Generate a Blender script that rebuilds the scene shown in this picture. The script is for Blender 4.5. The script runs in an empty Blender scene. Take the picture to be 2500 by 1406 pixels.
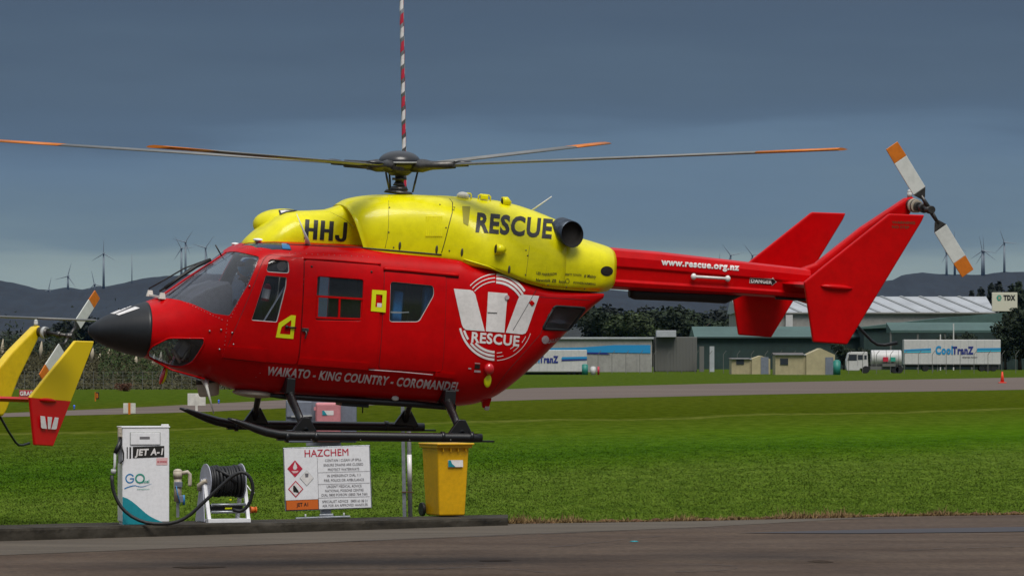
import bpy, bmesh, math, random
import numpy as np
from mathutils import Vector, Matrix, Euler
from mathutils.bvhtree import BVHTree
random.seed(7); np.random.seed(7)
SC = bpy.context.scene
COL = SC.collection
R = math.radians
# ------------------------------------------------------------------ camera, light, exposure
F = 12000.0; EYE = 2.5; YH = 861.0          # focal length in photo pixels, eye height, horizon row
cam = bpy.data.objects.new('camera', bpy.data.cameras.new('camera')); COL.objects.link(cam)
cam.location = (0, 0, EYE); cam.rotation_euler = (R(90), 0, 0)
cam.data.sensor_width = 36; cam.data.lens = 36*F/2500; cam.data.shift_y = (YH-703)/2500
cam.data.clip_start = 1; cam.data.clip_end = 60000
SC.camera = cam
SC.view_settings.view_transform = 'Standard'; SC.view_settings.look = 'None'
SC.view_settings.gamma = 1; SC.view_settings.use_curve_mapping = False
SC.view_settings.exposure = 0.27
SC.render.engine = 'CYCLES'
SC.cycles.use_denoising = True
SC.cycles.max_bounces = 8; SC.cycles.transparent_max_bounces = 12
SC.cycles.volume_bounces = 0; SC.cycles.volume_step_rate = 4.0
SUN_EL, SUN_AZ = 60.0, -76.0               # azimuth measured from +X towards +Y: behind and left of the camera
sd = Vector((math.cos(R(SUN_EL))*math.cos(R(SUN_AZ)), math.cos(R(SUN_EL))*math.sin(R(SUN_AZ)), math.sin(R(SUN_EL))))
sun = bpy.data.objects.new('sun', bpy.data.lights.new('sun', 'SUN')); COL.objects.link(sun)
sun.data.energy = 2.3; sun.data.angle = R(32); sun.data.color = (1.0, .95, .88)
sun.rotation_euler = (-sd).to_track_quat('-Z', 'Y').to_euler(); sun.location = (0, 0, 60)
def srgb(h):
    h = h.lstrip('#'); o = []
    for i in (0, 2, 4):
        c = int(h[i:i+2], 16)/255
        o.append(c/12.92 if c <= .04045 else ((c+.055)/1.055)**2.4)
    return tuple(o)
def c4(c): return (*c[:3], 1.0)
world = bpy.data.worlds.new('World'); SC.world = world; world.use_nodes = True
wt = world.node_tree; wt.nodes.clear()
def wn(t, **k):
    n = wt.nodes.new(t)
    for a, b in k.items(): setattr(n, a, b)
    return n
tc = wn('ShaderNodeTexCoord'); sep = wn('ShaderNodeSeparateXYZ'); wt.links.new(tc.outputs['Generated'], sep.inputs[0])
mp = wn('ShaderNodeMapping'); mp.inputs['Scale'].default_value = (6, 6, 46); wt.links.new(tc.outputs['Generated'], mp.inputs[0])
nz = wn('ShaderNodeTexNoise'); nz.inputs['Scale'].default_value = 1.6; nz.inputs['Detail'].default_value = 5; wt.links.new(mp.outputs[0], nz.inputs[0])
m1 = wn('ShaderNodeMath', operation='SUBTRACT'); m1.inputs[1].default_value = .5; wt.links.new(nz.outputs[0], m1.inputs[0])
m2 = wn('ShaderNodeMath', operation='MULTIPLY_ADD'); m2.inputs[1].default_value = .026; wt.links.new(m1.outputs[0], m2.inputs[0]); wt.links.new(sep.outputs[2], m2.inputs[2])
rp = wn('ShaderNodeValToRGB'); wt.links.new(m2.outputs[0], rp.inputs[0])
cr = rp.color_ramp; cr.interpolation = 'B_SPLINE'
stops = [(-.02, '#7f9095'), (.010, '#95a4a4'), (.0205, '#889a9d'), (.0238, '#687e8d'), (.034, '#647b90'), (.0425, '#5f778f'), (.0470, '#4d6178'), (.056, '#526579'), (.064, '#485a70'), (.074, '#4a5b70')]
cr.elements[0].position = 0; K_ = .79
sk = lambda h: c4([x*K_ for x in srgb(h)])
cr.elements[0].color = sk(stops[0][1])
cr.elements[1].position = stops[1][0]; cr.elements[1].color = sk(stops[1][1])
for p, h in stops[2:]:
    e = cr.elements.new(p); e.color = sk(h)
for p, v in ((.16, (.085, .11, .15)), (.35, (.22, .26, .32)), (.6, (.42, .46, .52)), (1.0, (.62, .66, .72))):
    e = cr.elements.new(p); e.color = c4(v)
sky = wn('ShaderNodeTexSky'); sky.sky_type = 'NISHITA'; sky.sun_disc = False
sky.sun_elevation = R(SUN_EL); sky.sun_rotation = R(90-SUN_AZ)
b1 = wn('ShaderNodeBackground'); b1.inputs[1].default_value = .06; wt.links.new(sky.outputs[0], b1.inputs[0])
b2 = wn('ShaderNodeBackground'); b2.inputs[1].default_value = 1.0; n3 = wn('ShaderNodeTexNoise'); n3.inputs['Scale'].default_value = 1.0; n3.inputs['Detail'].default_value = 7; n3.inputs['Roughness'].default_value = .62
mp3 = wn('ShaderNodeMapping'); mp3.inputs['Scale'].default_value = (9, 9, 44); mp3.inputs['Location'].default_value = (3, 1, 2); wt.links.new(tc.outputs['Generated'], mp3.inputs[0]); wt.links.new(mp3.outputs[0], n3.inputs[0])
r3_ = wn('ShaderNodeValToRGB'); r3_.color_ramp.elements[0].position = .3; r3_.color_ramp.elements[0].color = (.93, .935, .945, 1); r3_.color_ramp.elements[1].position = .7; r3_.color_ramp.elements[1].color = (1.06, 1.06, 1.05, 1); wt.links.new(n3.outputs[0], r3_.inputs[0])
mm = wn('ShaderNodeMix', data_type='RGBA', blend_type='MULTIPLY'); mm.inputs[0].default_value = 1; wt.links.new(rp.outputs[0], mm.inputs[6]); wt.links.new(r3_.outputs[0], mm.inputs[7]); wt.links.new(mm.outputs[2], b2.inputs[0])
mxs = wn('ShaderNodeMixShader'); mxs.inputs[0].default_value = .955
wt.links.new(b1.outputs[0], mxs.inputs[1]); wt.links.new(b2.outputs[0], mxs.inputs[2])
wo = wn('ShaderNodeOutputWorld'); wt.links.new(mxs.outputs[0], wo.inputs[0])

# ------------------------------------------------------------------ helpers
def W(px, py, d): return Vector(((px-1250)/F*d, d, EYE+(YH-py)/F*d))
def G(px, py, z=0.0): return W(px, py, F*(EYE-z)/(py-YH))
MATS = {}
def mat(name, col, rough=.5, metal=0.0, coat=0.0, spec=.5, noise=None, bump=None, trans=0.0, alpha=1.0, emit=None, ior=None, sheen=0):
    """noise=(scale, amount[, stretch xyz]) varies the colour, bump=(scale, strength[, distance])"""
    m = bpy.data.materials.new(name); m.use_nodes = True; nt = m.node_tree
    p = nt.nodes['Principled BSDF']; p.inputs['Base Color'].default_value = c4(col)
    p.inputs['Roughness'].default_value = rough; p.inputs['Metallic'].default_value = metal
    p.inputs['Coat Weight'].default_value = coat; p.inputs['Coat Roughness'].default_value = .06
    p.inputs['Specular IOR Level'].default_value = spec
    p.inputs['Transmission Weight'].default_value = trans; p.inputs['Alpha'].default_value = alpha
    if ior: p.inputs['IOR'].default_value = ior
    if emit: p.inputs['Emission Color'].default_value = c4(emit[0]); p.inputs['Emission Strength'].default_value = emit[1]
    if noise or bump:
        t = nt.nodes.new('ShaderNodeTexCoord'); mpn = nt.nodes.new('ShaderNodeMapping')
        if noise and len(noise) > 2: mpn.inputs['Scale'].default_value = noise[2]
        nt.links.new(t.outputs['Object'], mpn.inputs[0])
    if noise:
        n = nt.nodes.new('ShaderNodeTexNoise'); n.inputs['Scale'].default_value = noise[0]; n.inputs['Detail'].default_value = 6
        nt.links.new(mpn.outputs[0], n.inputs[0])
        r = nt.nodes.new('ShaderNodeValToRGB'); a = noise[1]
        r.color_ramp.elements[0].position = .3; r.color_ramp.elements[1].position = .7
        r.color_ramp.elements[0].color = c4([max(0, x*(1-a)) for x in col]); r.color_ramp.elements[1].color = c4([min(1, x*(1+a)) for x in col])
        nt.links.new(n.outputs[0], r.inputs[0])
        n2 = nt.nodes.new('ShaderNodeTexNoise'); n2.inputs['Scale'].default_value = noise[0]*6; n2.inputs['Detail'].default_value = 8; n2.inputs['Roughness'].default_value = .7
        nt.links.new(mpn.outputs[0], n2.inputs[0]); r2 = nt.nodes.new('ShaderNodeValToRGB'); r2.color_ramp.elements[0].position = .36; r2.color_ramp.elements[1].position = .58
        g_ = 1-min(.35, .08+noise[1]*.8); r2.color_ramp.elements[0].color = (g_, g_, g_, 1); r2.color_ramp.elements[1].color = (1, 1, 1, 1); nt.links.new(n2.outputs[0], r2.inputs[0])
        mxx = nt.nodes.new('ShaderNodeMix'); mxx.data_type = 'RGBA'; mxx.blend_type = 'MULTIPLY'; mxx.inputs[0].default_value = 1
        nt.links.new(r.outputs[0], mxx.inputs[6]); nt.links.new(r2.outputs[0], mxx.inputs[7]); nt.links.new(mxx.outputs[2], p.inputs['Base Color'])
    if bump:
        n = nt.nodes.new('ShaderNodeTexNoise'); n.inputs['Scale'].default_value = bump[0]; n.inputs['Detail'].default_value = 4
        nt.links.new(t.outputs['Object'], n.inputs[0])
        b = nt.nodes.new('ShaderNodeBump'); b.inputs['Strength'].default_value = bump[1]; b.inputs['Distance'].default_value = bump[2] if len(bump) > 2 else .02
        nt.links.new(n.outputs[0], b.inputs['Height']); nt.links.new(b.outputs[0], p.inputs['Normal'])
    MATS[name] = m; return m
M = MATS
mat('red', (.55, .0012, .003), .30, coat=.09, spec=.12, noise=(1.3, .07), bump=(2.2, .05, .01))
mat('yellow', (.80, .73, .002), .32, coat=.15, spec=.25, noise=(1.3, .06), bump=(2.2, .05, .01))
mat('yellow_tail', (.74, .52, .003), .35, coat=.3, noise=(1.5, .06))
mat('nose_black', (.011, .012, .014), .42, noise=(3, .3))
mat('black', (.008, .008, .009), .4)
mat('rubber', (.010, .010, .011), .55, noise=(9, .3), bump=(40, .3, .004))
mat('skid_black', (.007, .007, .008), .38, coat=.2, noise=(8, .4))
mat('cabin_grey', (.10, .104, .115), .7, noise=(3, .2))
mat('cabin_dark', (.012, .012, .014), .7)
mat('seat_blue', (.02, .16, .42), .7, noise=(5, .2))
mat('seat_black', (.012, .012, .014), .8, noise=(6, .3))
mat('white_mark', (.78, .75, .73), .35, coat=.3, noise=(3, .06))
mat('white_dull', (.50, .40, .42), .4, noise=(7, .18))
mat('white_paint', (.84, .84, .86), .4, coat=.2, noise=(3, .025), bump=(3, .03, .01))
mat('white_old', (.66, .64, .58), .5, noise=(4, .12))
mat('white_soft', (.66, .56, .56), .4, noise=(7, .15))
mat('ink', (.012, .011, .010), .5)
mat('ink_soft', (.06, .055, .02), .5)
mat('ink_grey', (.16, .15, .16), .5)
mat('mark_yellow', (.72, .75, .004), .4)
mat('metal', (.42, .42, .43), .35, metal=1.0, noise=(9, .25))
mat('metal_dark', (.10, .095, .09), .42, metal=.8, noise=(12, .4))
mat('exhaust', (.10, .12, .15), .38, metal=1.0, noise=(4, .5))
mat('soot_hole_shade', (.010, .008, .007), .9, noise=(6, .4))  # exhaust soot; also the painted shade of scoop and vent openings
mat('blade_grey', (.20, .20, .19), .42, noise=(1.5, .15))
mat('blade_white', (.62, .64, .60), .4, noise=(2, .06))
mat('blade_dark', (.05, .05, .048), .4, noise=(2, .2))
mat('orange', (.62, .17, .01), .42, noise=(3, .1))
mat('orange_fade', (.60, .24, .10), .42)
mat('galv', (.36, .38, .41), .42, metal=.7, noise=(9, .2), bump=(20, .1, .005))
mat('galv_pale', (.46, .47, .46), .5, noise=(7, .15))
mat('plastic_yellow', (.74, .40, .002), .38, noise=(2.5, .07), bump=(6, .06, .01))
mat('teal', (.008, .27, .33), .45, noise=(2, .1))
mat('blue_print', (.03, .20, .45), .45)
mat('green_print', (.03, .30, .22), .45)
mat('red_print', (.50, .02, .05), .45)
mat('red_lamp', (.55, .01, .015), .12, coat=1.0)
mat('pink', (.58, .22, .24), .5, noise=(3, .08))
mat('pink_print', (.72, .45, .45), .5)
mat('orange_board', (.62, .13, .012), .5)
mat('lavender', (.42, .43, .50), .5, noise=(3, .08))
mat('cab_grey', (.17, .19, .235), .55, noise=(3, .12))
mat('beige', (.48, .42, .33), .5, noise=(3, .1))
mat('skin', (.42, .23, .16), .55, sheen=0)
mat('helmet', (.03, .30, .50), .6, spec=.2)
mat('suit', (.05, .06, .10), .8, noise=(7, .3))
mat('sky_glass', (.012, .045, .12), .2, coat=.2, noise=(2, .3))
mat('sky_glass_light', (.008, .15, .36), .2, coat=.2)
mat('seat_bright', (.03, .24, .58), .7, noise=(6, .2))
def glass_mat(name, tint, a):
    m = bpy.data.materials.new(name); m.use_nodes = True; nt = m.node_tree; nt.nodes.clear()
    o = nt.nodes.new('ShaderNodeOutputMaterial'); t = nt.nodes.new('ShaderNodeBsdfTransparent'); t.inputs[0].default_value = c4(tint)
    g = nt.nodes.new('ShaderNodeBsdfGlossy'); g.inputs['Roughness'].default_value = .10; g.inputs[0].default_value = (1, 1, 1, 1)
    d = nt.nodes.new('ShaderNodeBsdfDiffuse'); d.inputs[0].default_value = (.35, .36, .38, 1)
    f = nt.nodes.new('ShaderNodeFresnel'); f.inputs[0].default_value = 1.5
    x1 = nt.nodes.new('ShaderNodeMixShader'); x1.inputs[0].default_value = a
    nt.links.new(t.outputs[0], x1.inputs[1]); nt.links.new(d.outputs[0], x1.inputs[2])
    x2 = nt.nodes.new('ShaderNodeMixShader'); gm = nt.nodes.new('ShaderNodeNewGeometry'); sb = nt.nodes.new('ShaderNodeMath'); sb.operation = 'SUBTRACT'; sb.inputs[0].default_value = 1; ml = nt.nodes.new('ShaderNodeMath'); ml.operation = 'MULTIPLY'
    nt.links.new(gm.outputs['Backfacing'], sb.inputs[1]); nt.links.new(sb.outputs[0], ml.inputs[0]); nt.links.new(f.outputs[0], ml.inputs[1]); nt.links.new(ml.outputs[0], x2.inputs[0])   # a pane reflects at its outer face
    nt.links.new(x1.outputs[0], x2.inputs[1]); nt.links.new(g.outputs[0], x2.inputs[2])
    nt.links.new(x2.outputs[0], o.inputs[0]); MATS[name] = m
glass_mat('glass', (.86, .89, .92), .02)
glass_mat('glass_blue', (.45, .68, .95), .04)
glass_mat('glass_screen', (.84, .86, .90), .07)

def tag(o, label=None, cat=None, group=None, kind=None):
    if label: o['label'] = label
    if cat: o['category'] = cat
    if group: o['group'] = group
    if kind: o['kind'] = kind
    return o
def link(o, parent=None):
    COL.objects.link(o)
    if parent is not None: o.parent = parent
    return o
def empty(name, label=None, cat=None, loc=(0, 0, 0), rot=(0, 0, 0), group=None):
    o = bpy.data.objects.new(name, None); link(o); o.location = loc; o.rotation_euler = rot; o.empty_display_size = .3
    return tag(o, label, cat, group)
def mesh_obj(name, verts, faces, m, parent=None, smooth=False, bevel=0, seg=2):
    me = bpy.data.meshes.new(name); me.from_pydata([tuple(v) for v in verts], [], faces); me.update()
    o = bpy.data.objects.new(name, me); link(o, parent)
    if m is not None: me.materials.append(MATS[m] if isinstance(m, str) else m)
    if smooth is True: me.polygons.foreach_set('use_smooth', [True]*len(me.polygons))
    elif smooth: me.polygons.foreach_set('use_smooth', smooth)
    if bevel:
        b = o.modifiers.new('bevel', 'BEVEL'); b.width = bevel; b.segments = seg; b.limit_method = 'ANGLE'; b.angle_limit = R(35)
        b.harden_normals = False
    return o
class MB:
    def __init__(s): s.v = []; s.f = []; s.s = []
    def add(s, v, f, sm=False):
        o = len(s.v); s.v += [Vector(x) for x in v]; s.f += [tuple(i+o for i in q) for q in f]; s.s += [sm]*len(f); return s
    def box(s, c, size, rot=None, taper=1.0):
        x, y, z = [k/2 for k in size]; t = taper
        P = [(-x*t, -y*t, -z), (x*t, -y*t, -z), (x*t, y*t, -z), (-x*t, y*t, -z), (-x, -y, z), (x, -y, z), (x, y, z), (-x, y, z)]
        m = Matrix.Identity(3) if rot is None else (rot if isinstance(rot, Matrix) else Euler(rot).to_matrix())
        return s.add([m @ Vector(p)+Vector(c) for p in P], [(0, 3, 2, 1), (4, 5, 6, 7), (0, 1, 5, 4), (1, 2, 6, 5), (2, 3, 7, 6), (3, 0, 4, 7)])
    def bar(s, a, b, w, h=None, up=(0, 0, 1)):
        a, b = Vector(a), Vector(b); h = h or w; t = (b-a).normalized(); u = Vector(up)
        if abs(t.dot(u)) > .98: u = Vector((1, 0, 0))
        r = t.cross(u).normalized(); u = r.cross(t)
        P = [p+r*sx*w/2+u*sz*h/2 for p in (a, b) for sx, sz in ((-1, -1), (1, -1), (1, 1), (-1, 1))]
        return s.add(P, [(0, 1, 2, 3), (7, 6, 5, 4), (0, 4, 5, 1), (1, 5, 6, 2), (2, 6, 7, 3), (3, 7, 4, 0)])
    def tube(s, pts, r, n=12, cap=True, sm=True, sq=1.0):
        pts = [Vector(p) for p in pts]; rs = r if isinstance(r, (list, tuple)) else [r]*len(pts); V = []; u = None
        for i, p in enumerate(pts):
            t = (pts[min(i+1, len(pts)-1)]-pts[max(i-1, 0)]).normalized()
            if u is None: u = t.orthogonal().normalized()
            else: u = (u-t*u.dot(t)).normalized()
            w = t.cross(u)
            V += [p+(u*math.cos(2*math.pi*k/n)+w*math.sin(2*math.pi*k/n)*sq)*rs[i] for k in range(n)]
        Fc = [(i*n+k, i*n+(k+1) % n, (i+1)*n+(k+1) % n, (i+1)*n+k) for i in range(len(pts)-1) for k in range(n)]
        s.add(V, Fc, sm)
        if cap:
            o = len(s.v)-len(V); m = len(pts)-1
            s.f += [tuple(o+k for k in reversed(range(n))), tuple(o+m*n+k for k in range(n))]; s.s += [False, False]
        return s
    def cyl(s, a, b, r0, r1=None, n=16, cap=True): return s.tube([a, b], [r0, r0 if r1 is None else r1], n, cap)
    def prism(s, poly, ext, sm=False):
        n = len(poly); P = [Vector(p) for p in poly]; e = Vector(ext)
        nrm = Vector((0, 0, 0))
        for i in range(n): nrm += P[i].cross(P[(i+1) % n])
        if nrm.dot(e) > 0: P.reverse()
        s.add(P+[p+e for p in P], [tuple(range(n)), tuple(reversed(range(n, 2*n)))]+[((i+1) % n, i, n+i, n+(i+1) % n) for i in range(n)], sm); return s
    def ell(s, c, r, nu=20, nv=12, rot=None):
        r = Vector(r) if not isinstance(r, (int, float)) else Vector((r, r, r)); m = rot or Matrix.Identity(3); V = []
        for j in range(nv+1):
            a = math.pi*j/nv
            for i in range(nu):
                b = 2*math.pi*i/nu; V.append(m @ Vector((r.x*math.sin(a)*math.cos(b), r.y*math.sin(a)*math.sin(b), r.z*math.cos(a)))+Vector(c))
        return s.add(V, [(j*nu+i, (j+1)*nu+i, (j+1)*nu+(i+1) % nu, j*nu+(i+1) % nu) for j in range(nv) for i in range(nu)], True)
    def build(s, name, m, parent=None, bevel=0, seg=2):
        return mesh_obj(name, s.v, s.f, m, parent, s.s, bevel, seg)
# ---- flat print: text and shapes given in 2-D, laid on a surface by a mapping function
def text2d(txt, bold=0.0):
    cu = bpy.data.curves.new('t', 'FONT'); cu.body = txt; cu.size = 1; cu.offset = bold; cu.resolution_u = 3; cu.space_character = 1+bold*2.4
    ob = bpy.data.objects.new('t', cu)
    me = bpy.data.meshes.new_from_object(ob)
    v = [(p.co.x, p.co.y) for p in me.vertices]; f = [tuple(q.vertices) for q in me.polygons]
    bpy.data.objects.remove(ob); bpy.data.curves.remove(cu); bpy.data.meshes.remove(me)
    if bold > 0 and 'M' in txt:                       # the font fill closes a thickened M: fill that outline again
        par = list(range(len(v)))
        def root(i):
            while par[i] != i: i = par[i]
            return i
        for q in f:
            for i in q[1:]: par[root(i)] = root(q[0])
        isl = {}
        for i in range(len(v)): isl.setdefault(root(i), []).append(i)
        for r, ids in isl.items():
            if len(ids) != 15: continue
            fs = [q for q in f if root(q[0]) == r]
            ar = sum(abs(sum(v[q[k]][0]*v[q[(k+1) % len(q)]][1]-v[q[(k+1) % len(q)]][0]*v[q[k]][1] for k in range(len(q))))/2 for q in fs)
            xs = [v[i][0] for i in ids]; ys = [v[i][1] for i in ids]
            if ar > .75*(max(xs)-min(xs))*(max(ys)-min(ys)):
                f = [q for q in f if root(q[0]) != r]+[tuple(i for k, i in enumerate(ids) if k not in (2, 5))]
    return v, f
CAPH = max(y for x, y in text2d('H')[0])
def print_mesh(name, v2, f2, fn, m, parent, seglen=None, hull=None):
    bm = bmesh.new(); vs = [bm.verts.new((x, y, 0)) for x, y in v2]
    for q in f2:
        try: bm.faces.new([vs[i] for i in q])
        except ValueError: pass
    bmesh.ops.triangulate(bm, faces=bm.faces[:])
    if seglen:
        for _ in range(5):
            L = [e for e in bm.edges if e.calc_length() > seglen]
            if not L: break
            bmesh.ops.subdivide_edges(bm, edges=L, cuts=1); bmesh.ops.triangulate(bm, faces=bm.faces[:])
    bad = []
    for v in bm.verts:
        p = fn(v.co.x, v.co.y)
        if p is None: bad.append(v)
        else: v.co = p
    bmesh.ops.delete(bm, geom=bad, context='VERTS')
    me = bpy.data.meshes.new(name); bm.to_mesh(me); bm.free()
    me.materials.append(MATS[m]); o = bpy.data.objects.new(name, me); link(o, parent)
    return o
def text_norm(txt, bold=0.0):
    v, f = text2d(txt, bold); x0 = min(x for x, y in v); x1 = max(x for x, y in v)
    return [((x-x0)/(x1-x0), y/CAPH) for x, y in v], f
def board_map(o, rx, up, off):
    """o, rx, up are vectors of a flat board: x 0..1 along rx, y 0..1 along up"""
    n = rx.cross(up).normalized()
    return lambda x, y: o+rx*x+up*y+n*off
def board_text(name, txt, x0, y0, x1, h, bm_, asp, m, parent, bold=.02, shear=0.0, y1=None):
    """baseline from (x0,y0) to (x1,y1), cap height h, in board units; asp = board width / height"""
    v, f = text_norm(txt, bold); y1 = y0 if y1 is None else y1
    v = [(x0+(x1-x0)*a+shear*h*b/asp, y0+(y1-y0)*a+h*b) for a, b in v]
    return print_mesh(name, v, f, bm_, m, parent)
def board_poly(name, pts, bm_, m, parent): return print_mesh(name, pts, [tuple(range(len(pts)))], bm_, m, parent)
def arc(cx, cy, rx, ry, a0, a1, n=24): return [(cx+rx*math.cos(R(a0+(a1-a0)*i/n)), cy+ry*math.sin(R(a0+(a1-a0)*i/n))) for i in range(n+1)]
# ------------------------------------------------------------------ helicopter frame
# local axes: +X towards the tail, -Y the port side that faces the camera, +Z up
ROT = (R(2.0), R(4.2), R(16.5))
HELI = Matrix.Translation(W(975, 1070, 57.2)) @ Euler(ROT).to_matrix().to_4x4()
HINV = HELI.inverted()
CAML = HINV @ Vector((0, 0, EYE))
def ray(px, py): return (HINV.to_3x3() @ (W(px, py, 57.0)-Vector((0, 0, EYE)))).normalized()
def L(px, py, y=0.0):
    """point of the helicopter's own plane y=const seen at this place of the picture"""
    d = ray(px, py); t = (y-CAML.y)/d.y; return CAML+d*t
def stations(rows, n):
    """rows: px, top, bottom, half width, n_top, n_bottom, widest(0..1 of height) -> n smooth stations x, zt, zb, hw, nt, nb, wf"""
    A = []
    for px, t, b, hw, nt, nb, wf, *sh in rows:
        T, B = L(px, t), L(px, b); A.append(((T.x+B.x)/2, T.z, B.z, hw, nt, nb, wf, sh[0] if sh else 0))
    A = np.array(A); x = A[:, 0]; m = np.zeros_like(A)
    for i in range(len(A)):                       # limited slopes: no overshoot
        if 0 < i < len(A)-1:
            d0 = (A[i]-A[i-1])/(x[i]-x[i-1]); d1 = (A[i+1]-A[i])/(x[i+1]-x[i])
            m[i] = np.where(d0*d1 > 0, 2*d0*d1/(d0+d1+1e-12*np.sign(d0+d1+1e-20)), 0)
        elif i == 0: m[i] = (A[1]-A[0])/(x[1]-x[0])
        else: m[i] = (A[-1]-A[-2])/(x[-1]-x[-2])
    out = []
    for q in np.unique(np.concatenate([np.linspace(x[0], x[-1], n), x])):
        i = min(max(np.searchsorted(x, q)-1, 0), len(x)-2); h = x[i+1]-x[i]; t = (q-x[i])/h
        r = (2*t**3-3*t**2+1)*A[i]+(t**3-2*t**2+t)*h*m[i]+(-2*t**3+3*t**2)*A[i+1]+(t**3-t**2)*h*m[i+1]
        r[0] = q; out.append(r)
    return np.array(out)
def ring(st, n=56, off=0.0):
    x, zt, zb, hw, nt, nb, wf, sh = st; zc = zb+(zt-zb)*wf; P = []
    for k in range(n):
        a = 2*math.pi*(k+.5)/n; c, s_ = math.cos(a), math.sin(a); e = nt if s_ > 0 else nb
        z = zc+math.copysign(abs(s_)**(2/e), s_)*max((zt-zc if s_ > 0 else zc-zb)+off, .003)
        P.append([x+sh*(zt-z), math.copysign(abs(c)**(2/e), c)*(hw+off), z])
    return P
def loft_data(sts, n=56, off=0.0, flip=False):
    V = []; Fc = []
    for st in sts: V += ring(st, n, off)
    m = len(sts)
    for i in range(m-1):
        for k in range(n):
            q = (i*n+k, (i+1)*n+k, (i+1)*n+(k+1) % n, i*n+(k+1) % n); Fc.append(q)
    Fc.append(tuple(range(n))); Fc.append(tuple(reversed(range((m-1)*n, m*n))))
    if not flip: Fc = [tuple(reversed(q)) for q in Fc]
    return V, Fc
def shell_data(sts, a, b, n=56, xin=.02):
    """a hollow skin: outer surface at offset a, inner at offset b"""
    V, Fc = loft_data(sts, n, a); s2 = sts.copy(); s2[0, 0] += xin; s2[-1, 0] -= xin
    V2, F2 = loft_data(s2, n, b, True); o = len(V)
    return V+V2, Fc+[tuple(i+o for i in q) for q in F2]
def raw_mesh(V, Fc):
    me = bpy.data.meshes.new('m'); me.from_pydata([tuple(v) for v in V], [], Fc); me.update(); return me
def xz_prism(pts, y0, y1):
    """pts: (x,z) outline"""
    mb = MB(); mb.prism([(x, y0, z) for x, z in pts], (0, y1-y0, 0)); return raw_mesh(mb.v, mb.f)
def boolean(me, ops):
    o = bpy.data.objects.new('b', me); COL.objects.link(o); tmp = []
    for kind, cut in ops:
        c = bpy.data.objects.new('c', cut); COL.objects.link(c); c.hide_render = True; tmp.append(c)
        md = o.modifiers.new('b', 'BOOLEAN'); md.operation = kind; md.object = c; md.solver = 'EXACT'
    dg = bpy.context.evaluated_depsgraph_get(); dg.update()
    r = bpy.data.meshes.new_from_object(o.evaluated_get(dg))
    for t in tmp+[o]: bpy.data.objects.remove(t)
    return r
def smooth_from(me, V, Fc, ang=.80):
    """normals of the cut mesh taken from the uncut smooth surface"""
    ref = bmesh.new(); rv = [ref.verts.new(p) for p in V]
    for q in Fc[:-2]: ref.faces.new([rv[i] for i in q])
    ref.normal_update(); ref.verts.ensure_lookup_table(); ref.faces.ensure_lookup_table()
    bvh = BVHTree.FromBMesh(ref)
    me.polygons.foreach_set('use_smooth', [True]*len(me.polygons))
    out = [None]*len(me.loops)
    for p in me.polygons:
        for li in p.loop_indices:
            co = me.vertices[me.loops[li].vertex_index].co
            loc, nrm, fi, d = bvh.find_nearest(co); out[li] = p.normal[:]
            if fi is None: continue
            f = ref.faces[fi]; w = [1/max((loc-v.co).length, 1e-5)**2 for v in f.verts]; n = Vector((0, 0, 0))
            for v, k in zip(f.verts, w): n += v.normal*k
            n.normalize(); dt = n.dot(p.normal)
            if dt > ang: out[li] = n[:]
            elif dt < -ang: out[li] = (-n)[:]
    ref.free(); me.normals_split_custom_set(out); return me
def put(me, name, m, parent):
    me.name = name; me.materials.clear(); me.materials.append(MATS[m]); o = bpy.data.objects.new(name, me); return link(o, parent)

# ---- lines of the hull, traced as rows (place, top, bottom, half width, shape of shoulder and belly, widest height)
HULL = [(216, 798, 814, .025, 2, 2, .5), (235, 783, 832, .13, 2, 2, .5), (270, 765, 848, .25, 2.1, 2, .5), (310, 750, 862, .37, 2.2, 2.1, .48),
        (350, 737, 872, .47, 2.3, 2.2, .46), (380, 724, 882, .53, 2.3, 2.3, .45), (410, 704, 896, .58, 2.3, 2.4, .44), (440, 682, 908, .63, 2.4, 2.4, .44),
        (480, 655, 919, .69, 2.5, 2.5, .44), (514, 632, 928, .735, 2.7, 2.5, .45), (541, 612, 937, .765, 3.0, 2.5, .46), (565, 598, 945, .785, 3.4, 2.6, .47), (600, 587, 956, .80, 3.8, 2.6, .48),
        (640, 584, 964, .81, 4.2, 2.7, .5), (700, 586, 969, .82, 4.4, 2.7, .5), (800, 592, 975, .82, 4.4, 2.7, .5), (900, 599, 981, .82, 4.4, 2.7, .5),
        (1000, 607, 987, .82, 4.4, 2.7, .5), (1075, 613, 991, .82, 4.6, 2.7, .5), (1100, 634, 992, .82, 6, 2.7, .5), (1150, 652, 988, .81, 8, 2.6, .5), (1200, 668, 972, .79, 8, 2.5, .52),
        (1250, 688, 935, .76, 8, 2.5, .56), (1300, 702, 886, .72, 8, 2.5, .6), (1350, 708, 832, .67, 8, 2.5, .66), (1400, 712, 775, .61, 8, 2.5, .7), (1440, 714, 735, .55, 8, 2.5, .8)]
HS = stations(HULL, 70)
XN = L(350, 800).x
iN = int(np.searchsorted(HS[:, 0], XN))
NOSE_S, BODY_S = HS[:iN+1], HS[iN:]
COWL = [(821, 499, 640, .56, 3.0, 8, .3, .40), (829, 493, 640, .585, 2.9, 8, .3, .40), (845, 485, 640, .605, 2.9, 8, .3, .38), (880, 478, 640, .62, 2.9, 8, .3, .22), (940, 474, 640, .63, 2.9, 8, .3, 0), (1040, 476, 640, .65, 2.8, 8, .3),
        (1085, 478, 642, .68, 2.6, 8, .25), (1110, 480, 650, .72, 2.4, 8, .2), (1150, 483, 655, .80, 2.1, 8, .12), (1195, 488, 668, .80, 2.1, 8, .14), (1240, 497, 686, .785, 2.1, 8, .16), (1285, 511, 699, .76, 2.2, 8, .2), (1325, 527, 705, .72, 2.3, 8, .24), (1342, 534, 708, .70, 2.4, 8, .25)]
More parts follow.
